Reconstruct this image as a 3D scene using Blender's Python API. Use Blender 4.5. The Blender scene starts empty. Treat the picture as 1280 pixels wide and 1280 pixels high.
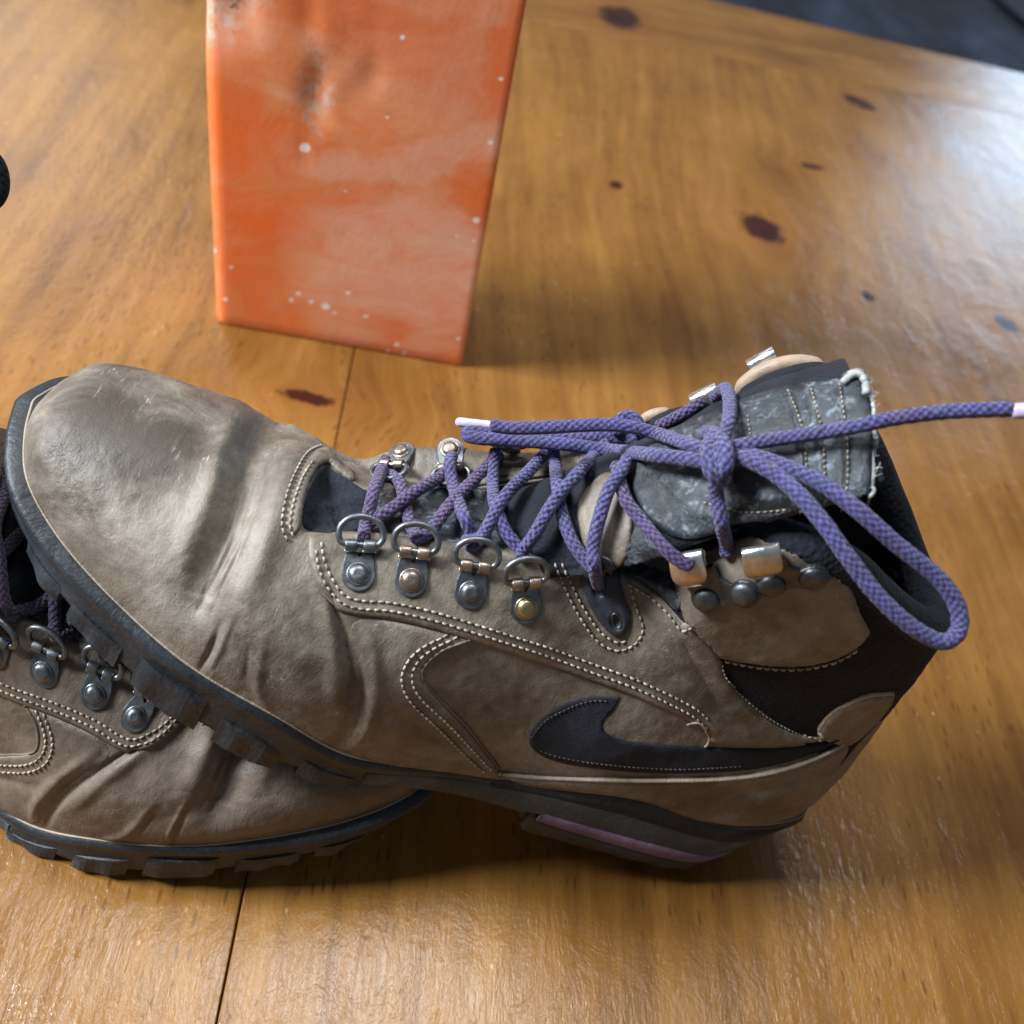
import bpy, bmesh, math, random
import numpy as np
from mathutils import Vector, Matrix
from mathutils.bvhtree import BVHTree
from mathutils.geometry import delaunay_2d_cdt
random.seed(7); rng = np.random.default_rng(7)
C = bpy.context.scene.collection
R = math.radians

# ------------------------------------------------------------------ camera
CAM_H = .36; PITCH = R(46.); ROLL = R(14.4); F = 1280.
fw = np.array([0, math.cos(PITCH), -math.sin(PITCH)]); r0 = np.array([1., 0, 0]); u0 = np.cross(r0, fw)
right = math.cos(ROLL)*r0 + math.sin(ROLL)*u0
up = math.cos(ROLL)*u0 - math.sin(ROLL)*r0
CAMP = np.array([0, 0, CAM_H])
cd = bpy.data.cameras.new('camera'); cam = bpy.data.objects.new('camera', cd); C.objects.link(cam)
mw = Matrix.Identity(4)
for i in range(3):
    mw[i][0] = right[i]; mw[i][1] = up[i]; mw[i][2] = -fw[i]; mw[i][3] = CAMP[i]
cam.matrix_world = mw
cd.sensor_width = 36; cd.lens = 36; cd.clip_start = .01; cd.clip_end = 60
cd.dof.use_dof = True; cd.dof.focus_distance = .315; cd.dof.aperture_fstop = 11
bpy.context.scene.camera = cam

# ------------------------------------------------------------------ light of the room
w = bpy.data.worlds.new('World'); bpy.context.scene.world = w; w.use_nodes = True
bg = w.node_tree.nodes['Background']; bg.inputs[0].default_value = (.78, .84, .95, 1); bg.inputs[1].default_value = .15
def area(name, loc, target, sx, sy, power, col):
    l = bpy.data.lights.new(name, 'AREA'); l.shape = 'RECTANGLE'; l.size = sx; l.size_y = sy; l.energy = power; l.color = col
    o = bpy.data.objects.new(name, l); C.objects.link(o); o.location = loc
    o.rotation_euler = (Vector(target)-Vector(loc)).to_track_quat('-Z', 'Y').to_euler(); return o
area('window_left', (-1.22, .06, 1.15), (0, .35, 0), .45, .5, 60, (.95, .975, 1))
area('window_side', (-1.75, 2.3, 1.25), (-.1, .5, 0), 1.1, 1.0, 7, (.93, .96, 1))
area('window_far', (1.52, 3.4, .82), (.5, 1.0, 0), .85, .5, 14, (.55, .77, 1))
area('ceiling_light', (-.05, .74, 1.8), (0, .3, 0), .75, .45, 17, (1, .99, .97))
vs = bpy.context.scene.view_settings
vs.view_transform = 'Standard'; vs.look = 'None'; vs.exposure = 0.05; vs.gamma = 1

# ------------------------------------------------------------------ helpers
def tag(o, label=None, cat=None, group=None, kind=None):
    if label: o['label'] = label
    if cat: o['category'] = cat
    if group: o['group'] = group
    if kind: o['kind'] = kind
    return o
def empty(name, mat=None):
    o = bpy.data.objects.new(name, None); o.empty_display_size = .02; C.objects.link(o)
    if mat is not None: o.matrix_world = mat
    return o
def mesh(name, V, Fs, mat=None, parent=None, smooth=True, uv=None, scale=.01):
    V = np.asarray(V, float)*scale
    me = bpy.data.meshes.new(name); me.from_pydata(V.tolist(), [], [tuple(int(i) for i in f) for f in Fs]); me.update()
    if smooth: me.polygons.foreach_set('use_smooth', [True]*len(me.polygons))
    if uv is not None:
        ul = me.uv_layers.new(name='uv'); li = np.empty(len(me.loops), int); me.loops.foreach_get('vertex_index', li)
        ul.data.foreach_set('uv', np.asarray(uv)[li].ravel())
    o = bpy.data.objects.new(name, me); C.objects.link(o)
    if mat: me.materials.append(mat)
    if parent: o.parent = parent
    return o
class MB:
    def __init__(s): s.V = []; s.F = []; s.n = 0
    def add(s, V, Fs):
        V = np.asarray(V, float); s.V.append(V); s.F += [tuple(i+s.n for i in f) for f in Fs]; s.n += len(V)
    def build(s, name, mat, parent, smooth=True): return mesh(name, np.vstack(s.V), s.F, mat, parent, smooth)
def catmull(P, t):
    P = np.asarray(P, float); n = len(P); t = np.clip(t, 0, n-1-1e-9); i = np.floor(t).astype(int); u = (t-i)[..., None]
    g = lambda k: P[np.clip(k, 0, n-1)]
    p0, p1, p2, p3 = g(i-1), g(i), g(i+1), g(i+2)
    return .5*((2*p1)+(-p0+p2)*u+(2*p0-5*p1+4*p2-p3)*u**2+(-p0+3*p1-3*p2+p3)*u**3)
def smooth_path(P, n=12):
    P = np.asarray(P, float); return catmull(P, np.linspace(0, len(P)-1, (len(P)-1)*n+1))
def resample(P, step):
    P = np.asarray(P, float); d = np.r_[0, np.cumsum(np.linalg.norm(np.diff(P, axis=0), axis=1))]
    n = max(2, int(d[-1]/step)+1); t = np.linspace(0, d[-1], n)
    return np.stack([np.interp(t, d, P[:, k]) for k in range(P.shape[1])], 1)
def grid_faces(nu, nv, off=0, flip=False, closed_v=False):
    F_ = []
    for i in range(nu-1):
        for j in range(nv if closed_v else nv-1):
            a = off+i*nv+j; b = off+i*nv+(j+1) % nv; c = off+(i+1)*nv+(j+1) % nv; d = off+(i+1)*nv+j
            F_.append((a, b, c, d) if not flip else (a, d, c, b))
    return F_
def frames(P):
    T = np.gradient(P, axis=0); T /= np.linalg.norm(T, axis=1)[:, None]+1e-9
    N = np.zeros_like(P); n = np.cross(T[0], [.3, .1, 1.]); n /= np.linalg.norm(n); N[0] = n
    for i in range(1, len(P)):
        n = N[i-1]-T[i]*np.dot(N[i-1], T[i]); N[i] = n/(np.linalg.norm(n)+1e-9)
    return T, N, np.cross(T, N)
def tube(P, r, sides=12, cap=True):
    P = np.asarray(P, float); T, N, B = frames(P); r = np.broadcast_to(r, (len(P),))
    a = np.linspace(0, 2*np.pi, sides, endpoint=False)
    V = P[:, None]+r[:, None, None]*(np.cos(a)[None, :, None]*N[:, None]+np.sin(a)[None, :, None]*B[:, None])
    Fs = grid_faces(len(P), sides, closed_v=True, flip=True)
    V = V.reshape(-1, 3)
    if cap: Fs += [tuple(range(sides)), tuple(range(len(V)-1, len(V)-1-sides, -1))]
    return V, Fs
def noise1(seed):  # smooth vector noise as a sum of sines
    g = np.random.default_rng(seed); K = g.normal(size=(14, 3)); ph = g.uniform(0, 6.28, 14)
    K /= np.linalg.norm(K, axis=1)[:, None]
    def f(P, freq): return np.sin(P@K.T*freq*g_scale+ph).mean(1)*2
    g_scale = np.linspace(.6, 1.7, 14)
    return f

# ------------------------------------------------------------------ materials
def newmat(name):
    m = bpy.data.materials.new(name); m.use_nodes = True; nt = m.node_tree; return m, nt, nt.nodes['Principled BSDF']
def N(nt, t, **k):
    n = nt.nodes.new(t)
    for a, b in k.items():
        if a.startswith('i_'):
            key = a[2:]; n.inputs[int(key) if key.isdigit() else key].default_value = b
        else: setattr(n, a, b)
    return n
def coords(nt, scale=(1, 1, 1), kind='Object', rot=(0, 0, 0)):
    tc = N(nt, 'ShaderNodeTexCoord'); mp = N(nt, 'ShaderNodeMapping'); mp.inputs['Scale'].default_value = scale; mp.inputs['Rotation'].default_value = rot
    nt.links.new(tc.outputs[kind], mp.inputs[0]); return mp.outputs[0]
def noise(nt, vec, scale, detail=4, rough=.55, dist=0.):
    n = N(nt, 'ShaderNodeTexNoise'); n.inputs['Scale'].default_value = scale; n.inputs['Detail'].default_value = detail
    n.inputs['Roughness'].default_value = rough; n.inputs['Distortion'].default_value = dist; nt.links.new(vec, n.inputs['Vector']); return n.outputs['Fac']
def ramp(nt, fac, stops):
    r = N(nt, 'ShaderNodeValToRGB'); e = r.color_ramp.elements
    e[0].position = stops[0][0]; e[0].color = (*stops[0][1], 1); e[1].position = stops[-1][0]; e[1].color = (*stops[-1][1], 1)
    for p, c in stops[1:-1]: x = e.new(p); x.color = (*c, 1)
    nt.links.new(fac, r.inputs[0]); return r.outputs[0]
def mix(nt, fac, a, b, mode='MIX'):
    m = N(nt, 'ShaderNodeMix', data_type='RGBA', blend_type=mode)
    for s, i in ((fac, 0), (a, 6), (b, 7)):
        if isinstance(s, (int, float)): m.inputs[i].default_value = s
        elif isinstance(s, tuple): m.inputs[i].default_value = (*s, 1)
        else: nt.links.new(s, m.inputs[i])
    return m.outputs[2]
def mth(nt, op, a, b=None, c=None, clamp=False):
    m = N(nt, 'ShaderNodeMath', operation=op, use_clamp=clamp)
    for i, s in enumerate((a, b, c)):
        if s is None: continue
        if isinstance(s, (int, float)): m.inputs[i].default_value = s
        else: nt.links.new(s, m.inputs[i])
    return m.outputs[0]
def bump(nt, b, h, dist, strength=1., prev=None):
    n = N(nt, 'ShaderNodeBump'); n.inputs['Strength'].default_value = strength; n.inputs['Distance'].default_value = dist
    nt.links.new(h, n.inputs['Height'])
    if prev is not None: nt.links.new(prev, n.inputs['Normal'])
    if b is not None: nt.links.new(n.outputs[0], b.inputs['Normal'])
    return n.outputs[0]
g3 = lambda v: (v, v, v)

def leather_mat(name, dark, mid, light, wear=.5, patches=()):
    m, nt, b = newmat(name); v = coords(nt); L = nt.links
    n0 = noise(nt, v, 14, 4, .55, .5); n1 = noise(nt, v, 45, 7, .66, .9); n2 = noise(nt, v, 190, 6, .7, .3); n3 = noise(nt, v, 1100, 3, .6)
    c = ramp(nt, n1, [(.34, dark), (.50, mid), (.66, light)])
    c = mix(nt, .42, c, ramp(nt, n0, [(.36, dark), (.62, light)])); c = mix(nt, .28, c, ramp(nt, n2, [(.35, dark), (.68, light)]))
    # rubbed patches: places in the boot's own frame
    if patches:
        sp = N(nt, 'ShaderNodeSeparateXYZ'); L.new(v, sp.inputs[0]); o = None
        for x, y, z, rx, ry, rz, k in patches:
            t = None
            for ch, c0, rr in ((0, x, rx), (1, y, ry), (2, z, rz)):
                e = mth(nt, 'DIVIDE', mth(nt, 'SUBTRACT', sp.outputs[ch], c0/100), rr/100); e = mth(nt, 'MULTIPLY', e, e); t = e if t is None else mth(nt, 'ADD', t, e)
            t = mth(nt, 'ADD', t, mth(nt, 'MULTIPLY', mth(nt, 'SUBTRACT', n1, .5), 2.4)); t = mth(nt, 'MULTIPLY', mth(nt, 'SUBTRACT', 1.3, t, clamp=True), k, clamp=True); o = t if o is None else mth(nt, 'MAXIMUM', o, t)
        c = mix(nt, o, c, tuple(x*.95 for x in dark))
    # long fine scratches, pale, in worn zones
    zone = noise(nt, v, 42, 4, .6); scf = None
    for rot, th in (((.3, .5, .7), .60), ((.9, -.4, -.5), .62)):
        sc = noise(nt, coords(nt, (1, .10, 1), rot=rot), 520, 5, .75, .8)
        q = mth(nt, 'MULTIPLY', mth(nt, 'SUBTRACT', sc, th, clamp=True), 9., clamp=True); scf = q if scf is None else mth(nt, 'MAXIMUM', scf, q)
    scf = mth(nt, 'MULTIPLY', scf, mth(nt, 'MULTIPLY', mth(nt, 'SUBTRACT', zone, .47, clamp=True), 6., clamp=True))
    c = mix(nt, mth(nt, 'MULTIPLY', scf, wear), c, (.56, .51, .43))
    po = mth(nt, 'MULTIPLY', mth(nt, 'SUBTRACT', .40, n3, clamp=True), 3.)
    c = mix(nt, mth(nt, 'MULTIPLY', po, .5), c, tuple(x*.5 for x in dark))
    L.new(c, b.inputs['Base Color'])
    rg = N(nt, 'ShaderNodeMapRange', i_1=.35, i_2=.65, i_3=.42, i_4=.60); L.new(n1, rg.inputs[0]); L.new(rg.outputs[0], b.inputs['Roughness'])
    b.inputs['Specular IOR Level'].default_value = .5
    wr = noise(nt, coords(nt, (1, .35, .6), rot=(.2, .4, .9)), 300, 6, .7, 1.)
    p = bump(nt, None, n1, .0016, .35); p = bump(nt, None, wr, .0007, .45, p); p = bump(nt, None, n3, .00025, .5, p)
    L.new(p, b.inputs['Normal'])
    return m
M = {}
M['leather'] = leather_mat('worn_taupe_leather', (.055, .044, .034), (.155, .130, .101), (.30, .270, .225), .85, [(26.4, .3, 6.6, 3.0, 2.8, 2., .95), (23.6, -2., 7.4, 1.6, 1.8, 1.5, .5), (3., 3.5, 4.2, 3.6, 3, 1.0, .6), (6.5, 3.6, 8.6, 3.0, 3., 1.1, .5), (18.5, 5, 4.6, 2.4, 3, 1.6, .45), (13., 4., 4.5, 2., 3, 1.8, .4)])
M['leather_edge'] = leather_mat('raw_leather_edge', (.20, .16, .115), (.31, .255, .19), (.44, .37, .29), .2)
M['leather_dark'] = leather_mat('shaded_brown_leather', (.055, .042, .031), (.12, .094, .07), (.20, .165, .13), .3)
M['tan'] = leather_mat('tan_leather', (.22, .16, .11), (.33, .25, .18), (.42, .34, .26), .2)
def black_fabric(name, base=(.006, .007, .011), scale=900, rib=None):
    m, nt, b = newmat(name); v = coords(nt); L = nt.links
    n = noise(nt, v, 60, 4); c = ramp(nt, n, [(.3, tuple(x*.7 for x in base)), (.7, tuple(x*1.6 for x in base))]); L.new(c, b.inputs['Base Color'])
    b.inputs['Roughness'].default_value = .85; b.inputs['Sheen Weight'].default_value = .03; b.inputs['Specular IOR Level'].default_value = .25
    wv = N(nt, 'ShaderNodeTexWave', wave_type='BANDS', bands_direction='DIAGONAL'); wv.inputs['Scale'].default_value = scale/3; wv.inputs['Distortion'].default_value = .6; L.new(v, wv.inputs[0])
    vo = N(nt, 'ShaderNodeTexVoronoi'); vo.inputs['Scale'].default_value = scale; L.new(v, vo.inputs['Vector'])
    p = bump(nt, None, vo.outputs['Distance'], .0006, .6)
    if rib:
        w2 = N(nt, 'ShaderNodeTexWave', wave_type='BANDS', bands_direction='Z'); w2.inputs['Scale'].default_value = rib; w2.inputs['Distortion'].default_value = .5; L.new(v, w2.inputs[0])
        p = bump(nt, None, w2.outputs['Fac'], .0012, 1, p)
    bump(nt, b, wv.outputs['Fac'], .0003, .4, p); return m
M['mesh'] = black_fabric('black_woven_nylon')
M['rib'] = black_fabric('black_ribbed_knit', (.005, .006, .008), 1200, 120)
M['knit'] = black_fabric('dark_knit_lining', (.010, .013, .020), 600)
def rubber(name, base, rough=.62):
    m, nt, b = newmat(name); v = coords(nt); L = nt.links
    n = noise(nt, v, 45, 6, .65, .4); n2 = noise(nt, v, 500, 4, .7)
    c = ramp(nt, n, [(.3, tuple(x*.6 for x in base)), (.55, base), (.75, tuple(x*1.9+.01 for x in base))])
    du = ramp(nt, n2, [(.55, (0, 0, 0)), (.75, (1, 1, 1))]); c = mix(nt, mth(nt, 'MULTIPLY', du, .10), c, (.3, .31, .33)); L.new(c, b.inputs['Base Color'])
    b.inputs['Roughness'].default_value = rough; p = bump(nt, None, n, .003, .4); bump(nt, b, n2, .0005, .5, p); return m
M['rubber'] = rubber('dusty_black_rubber', (.016, .022, .030), .5)
M['midsole'] = rubber('grey_foam', (.048, .060, .070), .7)
M['midsole_dark'] = rubber('black_foam', (.011, .013, .017), .8)
M['purple_foam'] = rubber('purple_foam', (.20, .13, .21), .8)
def suede(name):
    m, nt, b = newmat(name); v = coords(nt); L = nt.links
    n = noise(nt, v, 90, 6, .7, .4); n2 = noise(nt, v, 1400, 3, .7)
    c = ramp(nt, n, [(.3, (.007, .009, .015)), (.6, (.015, .018, .028)), (.85, (.035, .040, .055))])
    L.new(c, b.inputs['Base Color']); b.inputs['Roughness'].default_value = .8; b.inputs['Specular IOR Level'].default_value = .3
    bump(nt, b, n2, .0006, .7); return m
M['swoosh'] = suede('black_nubuck')
def vinyl():
    m, nt, b = newmat('worn_black_vinyl'); v = coords(nt); L = nt.links
    n = noise(nt, v, 250, 7, .75, .5); n2 = noise(nt, v, 60, 4, .6); n3 = noise(nt, v, 700, 4, .7)
    c = mix(nt, .5, ramp(nt, n3, [(.35, (.008, .011, .016)), (.7, (.035, .045, .058))]), ramp(nt, n2, [(.38, (.008, .011, .015)), (.62, (.060, .078, .098))]))
    wr = mth(nt, 'MULTIPLY', mth(nt, 'MULTIPLY', mth(nt, 'SUBTRACT', n, .53, clamp=True), 10., clamp=True), mth(nt, 'MULTIPLY', mth(nt, 'SUBTRACT', n2, .38, clamp=True), 5., clamp=True))
    c = mix(nt, mth(nt, 'MULTIPLY', wr, .7), c, (.30, .37, .43)); L.new(c, b.inputs['Base Color'])
    rr = N(nt, 'ShaderNodeMapRange', i_3=.18, i_4=.5); L.new(n, rr.inputs[0]); L.new(rr.outputs[0], b.inputs['Roughness'])
    p = bump(nt, None, n, .0012, .6); bump(nt, b, n3, .0004, .5, p); return m
M['vinyl'] = vinyl()
def metal(name, c1, c2, rough=.34):
    m, nt, b = newmat(name); v = coords(nt); L = nt.links; n = noise(nt, v, 220, 5, .65); n2 = noise(nt, v, 900, 3)
    L.new(ramp(nt, n, [(.35, c1), (.68, c2)]), b.inputs['Base Color']); b.inputs['Metallic'].default_value = .92
    rr = N(nt, 'ShaderNodeMapRange', i_3=rough-.08, i_4=rough+.2); L.new(n2, rr.inputs[0]); L.new(rr.outputs[0], b.inputs['Roughness'])
    bump(nt, b, n2, .0002, .4); return m
M['gun'] = metal('blackened_steel', (.13, .15, .17), (.27, .30, .32))
M['copper'] = metal('rubbed_copper_edge', (.22, .19, .17), (.46, .37, .31), .32)
M['brass'] = metal('dull_brass', (.33, .30, .17), (.48, .43, .28), .3)
M['hook_face'] = metal('brushed_rose_nickel', (.50, .42, .36), (.72, .62, .54), .34)
M['black_metal'] = metal('black_enamel_metal', (.07, .08, .09), (.15, .16, .175), .38)
M['nickel'] = metal('polished_nickel', (.55, .60, .60), (.80, .82, .80), .16)
m, nt, b = newmat('black_plastic'); v = coords(nt); n = noise(nt, v, 200, 4)
nt.links.new(ramp(nt, n, [(.3, (.012, .017, .028)), (.7, (.035, .045, .062))]), b.inputs['Base Color']); b.inputs['Roughness'].default_value = .42; bump(nt, b, n, .0004, .4); M['plastic'] = m
def thread(name, c1, c2):
    m, nt, b = newmat(name); v = coords(nt); n = noise(nt, v, 300, 3)
    nt.links.new(ramp(nt, n, [(.35, c1), (.65, c2)]), b.inputs['Base Color']); b.inputs['Roughness'].default_value = .75; return m
M['thread'] = thread('grey_thread', (.22, .19, .15), (.46, .42, .34))
M['thread_dark'] = thread('dark_thread', (.03, .025, .022), (.09, .075, .06))
def lace_mat(name, cA, cB):
    m, nt, b = newmat(name); L = nt.links
    tc = N(nt, 'ShaderNodeTexCoord'); sp = N(nt, 'ShaderNodeSeparateXYZ'); L.new(tc.outputs['UV'], sp.inputs[0])
    u, v = sp.outputs[0], sp.outputs[1]            # u: cm along, v: 0..1 around
    nj = noise(nt, coords(nt), 330, 3, .6); n_j2 = noise(nt, coords(nt), 410, 3, .6)
    U = mth(nt, 'ADD', mth(nt, 'MULTIPLY', u, 4.3), mth(nt, 'MULTIPLY', mth(nt, 'SUBTRACT', nj, .5), .75)); Vv = mth(nt, 'ADD', mth(nt, 'MULTIPLY', v, 6.), mth(nt, 'MULTIPLY', mth(nt, 'SUBTRACT', n_j2, .5), .9))
    a = mth(nt, 'SINE', mth(nt, 'MULTIPLY', mth(nt, 'ADD', U, Vv), math.pi*2)); c = mth(nt, 'SINE', mth(nt, 'MULTIPLY', mth(nt, 'SUBTRACT', U, Vv), math.pi*2))
    a = mth(nt, 'SINE', mth(nt, 'MULTIPLY', U, math.pi*2)); c = mth(nt, 'SINE', mth(nt, 'MULTIPLY', Vv, math.pi*2)); pr = mth(nt, 'MULTIPLY', a, c); st = mth(nt, 'ADD', mth(nt, 'MULTIPLY', pr, .5), .5)
    n = noise(nt, coords(nt), 240, 4, .6); n2 = noise(nt, coords(nt), 60, 2)
    f = mth(nt, 'ADD', st, mth(nt, 'MULTIPLY', mth(nt, 'SUBTRACT', n, .5), .9))
    col = ramp(nt, f, [(.30, cB), (.62, cA), (.95, tuple(min(1, x*1.35+.01) for x in cA))])
    col = mix(nt, mth(nt, 'MULTIPLY', mth(nt, 'SUBTRACT', n2, .42, clamp=True), 2.2, clamp=True), col, mix(nt, .35, col, (.10, .03, .10)))
    L.new(col, b.inputs['Base Color']); b.inputs['Roughness'].default_value = .72; b.inputs['Sheen Weight'].default_value = .25
    fine = mth(nt, 'SINE', mth(nt, 'MULTIPLY', mth(nt, 'ADD', mth(nt, 'MULTIPLY', u, 26.), mth(nt, 'MULTIPLY', v, 12.)), math.pi*2))
    p = bump(nt, None, st, .0009, .9); bump(nt, b, fine, .0002, .5, p); return m
M['lace'] = lace_mat('purple_and_teal_braided_cord', (.060, .050, .245), (.022, .036, .092))
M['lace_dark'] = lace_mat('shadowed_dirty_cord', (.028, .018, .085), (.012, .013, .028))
M['lace_dull'] = lace_mat('soiled_purple_cord', (.062, .036, .16), (.026, .022, .06))
m, nt, b = newmat('clear_aglet'); b.inputs['Base Color'].default_value = (.50, .42, .62, 1); b.inputs['Roughness'].default_value = .3; M['aglet'] = m

# ------------------------------------------------------------------ table
SEAM0 = np.array([-.1016, .4109]); SEAM1 = np.array([-.0497, .0902]); GD = (SEAM0-SEAM1)/np.linalg.norm(SEAM0-SEAM1); GN = np.array([GD[1], -GD[0]])
GA = math.atan2(-GD[0], GD[1])
KNOTS = [(775, 22, .026, .020, 0.), (1075, 128, .017, .011, .9), (952, 285, .019, .016, .6), (770, 231, .006, .005, 0), (1085, 370, .006, .005, 0), (1258, 405, .010, .0075, .7), (385, 497, .0145, .0048, 1.45), (1015, 208, .004, .010, 0), (24, 560, .01, .007, 0)]
def ground(px, py, z=0.):
    d = fw+(px-640)/F*right-(py-640)/F*up; t = (z-CAM_H)/d[2]; return CAMP+d*t
def wood_mat():
    m, nt, b = newmat('varnished_orange_pine'); L = nt.links
    geo = N(nt, 'ShaderNodeNewGeometry'); mp = N(nt, 'ShaderNodeMapping', vector_type='TEXTURE'); mp.inputs['Rotation'].default_value = (0, 0, GA); L.new(geo.outputs['Position'], mp.inputs[0])
    base = mp.outputs[0]; oi = N(nt, 'ShaderNodeObjectInfo')
    # knots bend the grain around them
    sp = N(nt, 'ShaderNodeSeparateXYZ'); L.new(base, sp.inputs[0]); X, Y = sp.outputs[0], sp.outputs[1]
    bend = None; dark = None; halo = None; knn = noise(nt, base, 95, 5, .7, .6)
    for i, (px, py, a, bb, ang) in enumerate(KNOTS):
        g = ground(px, py)[:2]; kx = g@GN; ky = g@GD
        dx = mth(nt, 'SUBTRACT', X, float(kx)); dy = mth(nt, 'SUBTRACT', Y, float(ky))
        ca, sa = math.cos(ang), math.sin(ang)
        e1 = mth(nt, 'ADD', mth(nt, 'MULTIPLY', dx, ca), mth(nt, 'MULTIPLY', dy, sa)); e2 = mth(nt, 'SUBTRACT', mth(nt, 'MULTIPLY', dy, ca), mth(nt, 'MULTIPLY', dx, sa))
        d = mth(nt, 'SQRT', mth(nt, 'ADD', mth(nt, 'POWER', mth(nt, 'DIVIDE', mth(nt, 'ABSOLUTE', e1), bb), 2.), mth(nt, 'POWER', mth(nt, 'DIVIDE', mth(nt, 'ABSOLUTE', e2), a), 2.)))
        d = mth(nt, 'ADD', d, mth(nt, 'MULTIPLY', mth(nt, 'SUBTRACT', knn, .5), 1.5))
        dk = mth(nt, 'SUBTRACT', 1.15, d, clamp=True); hl = mth(nt, 'DIVIDE', 1., mth(nt, 'ADD', 1., mth(nt, 'POWER', mth(nt, 'MULTIPLY', d, .45), 2.)))
        bd = mth(nt, 'MULTIPLY', mth(nt, 'MULTIPLY', dx, hl), .8)
        dark = dk if dark is None else mth(nt, 'MAXIMUM', dark, dk); halo = hl if halo is None else mth(nt, 'MAXIMUM', halo, hl)
        bend = bd if bend is None else mth(nt, 'ADD', bend, bd)
    cx = N(nt, 'ShaderNodeCombineXYZ'); L.new(mth(nt, 'SUBTRACT', X, bend), cx.inputs[0]); L.new(Y, cx.inputs[1]); L.new(mth(nt, 'MULTIPLY', oi.outputs['Random'], 3.), cx.inputs[2])
    # each board has its own run of grain; the end board runs across
    at = N(nt, 'ShaderNodeAttribute', attribute_type='OBJECT', attribute_name='cross')
    sw = N(nt, 'ShaderNodeCombineXYZ'); L.new(Y, sw.inputs[0]); L.new(X, sw.inputs[1])
    vv = N(nt, 'ShaderNodeMix', data_type='VECTOR'); L.new(at.outputs['Fac'], vv.inputs[0]); L.new(cx.outputs[0], vv.inputs[4]); L.new(sw.outputs[0], vv.inputs[5])
    v0 = vv.outputs[1]
    def mapped(s):
        q = N(nt, 'ShaderNodeMapping'); q.inputs['Scale'].default_value = s; L.new(v0, q.inputs[0]); return q.outputs[0]
    big = noise(nt, mapped((9, 1.1, 1)), 1, 5, .55, .4); mid = noise(nt, mapped((90, 5, 1)), 1, 5, .6, .2)
    fine = noise(nt, mapped((650, 22, 1)), 1, 4, .6); blot = noise(nt, mapped((16, 9, 1)), 1, 4, .6)
    c = ramp(nt, big, [(.30, (.095, .040, .010)), (.5, (.205, .094, .021)), (.70, (.32, .162, .040))])
    c = mix(nt, .55, c, ramp(nt, mid, [(.32, (.085, .032, .008)), (.5, (.235, .104, .021)), (.7, (.37, .196, .050))]))
    c = mix(nt, .38, c, ramp(nt, blot, [(.32, (.105, .042, .009)), (.66, (.345, .17, .038))]))
    fl = mth(nt, 'MULTIPLY', mth(nt, 'SUBTRACT', .43, fine, clamp=True), 5., clamp=True); c = mix(nt, mth(nt, 'MULTIPLY', fl, .45), c, (.11, .04, .010))
    # short dark pore flecks and dents
    vo = N(nt, 'ShaderNodeTexVoronoi'); vo.inputs['Scale'].default_value = 1; L.new(mapped((330, 70, 1)), vo.inputs['Vector'])
    pk = mth(nt, 'MULTIPLY', mth(nt, 'MULTIPLY', mth(nt, 'SUBTRACT', .26, vo.outputs['Distance'], clamp=True), 9., clamp=True), mth(nt, 'MULTIPLY', mth(nt, 'SUBTRACT', noise(nt, mapped((28, 14, 1)), 1, 2), .45, clamp=True), 9., clamp=True))
    c = mix(nt, mth(nt, 'MULTIPLY', pk, .5), c, (.045, .016, .006))
    v3 = N(nt, 'ShaderNodeTexVoronoi'); v3.inputs['Scale'].default_value = 1; L.new(mapped((120, 75, 1)), v3.inputs['Vector'])
    spk = mth(nt, 'MULTIPLY', mth(nt, 'MULTIPLY', mth(nt, 'SUBTRACT', .085, v3.outputs['Distance'], clamp=True), 22., clamp=True), mth(nt, 'MULTIPLY', mth(nt, 'SUBTRACT', noise(nt, mapped((13, 9, 1)), 1, 3), .50, clamp=True), 9., clamp=True))
    c = mix(nt, mth(nt, 'MULTIPLY', spk, .7), c, (.62, .50, .36))  # pale specks: light scratches, plus dent glints painted into the colour
    c = mix(nt, mth(nt, 'MULTIPLY', halo, .38), c, (.19, .060, .014))
    c = mix(nt, mth(nt, 'MULTIPLY', dark, 2.6, clamp=True), c, ramp(nt, mid, [(.35, (.018, .005, .004)), (.65, (.060, .014, .007))]))
    L.new(c, b.inputs['Base Color'])
    # varnish worn uneven, peened with small dents
    dn = N(nt, 'ShaderNodeTexNoise'); dn.inputs['Scale'].default_value = 210; dn.inputs['Detail'].default_value = 5; dn.inputs['Roughness'].default_value = .68; L.new(geo.outputs['Position'], dn.inputs['Vector'])
    dn2 = N(nt, 'ShaderNodeTexVoronoi'); dn2.inputs['Scale'].default_value = 130; L.new(geo.outputs['Position'], dn2.inputs['Vector'])
    rr = N(nt, 'ShaderNodeMapRange', i_1=.3, i_2=.7, i_3=.13, i_4=.27); L.new(blot, rr.inputs[0]); L.new(rr.outputs[0], b.inputs['Roughness'])
    b.inputs['Specular IOR Level'].default_value = .5
    b.inputs['Coat Weight'].default_value = .15; b.inputs['Coat Roughness'].default_value = .08
    # dents: sparse, short, mostly along the grain; soft waves of the hand-planed boards
    wav = noise(nt, mapped((60, 34, 1)), 1, 5, .68, .6)
    dl = N(nt, 'ShaderNodeTexVoronoi', feature='SMOOTH_F1'); dl.inputs['Scale'].default_value = 1; dl.inputs['Smoothness'].default_value = .3; L.new(mapped((260, 120, 1)), dl.inputs['Vector'])
    dz = mth(nt, 'MULTIPLY', mth(nt, 'SUBTRACT', noise(nt, mapped((20, 12, 1)), 1, 3, .6), .44, clamp=True), 6., clamp=True)
    dent = mth(nt, 'MULTIPLY', mth(nt, 'MULTIPLY', mth(nt, 'SUBTRACT', .40, dl.outputs['Distance'], clamp=True), -2.5), dz)
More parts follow.
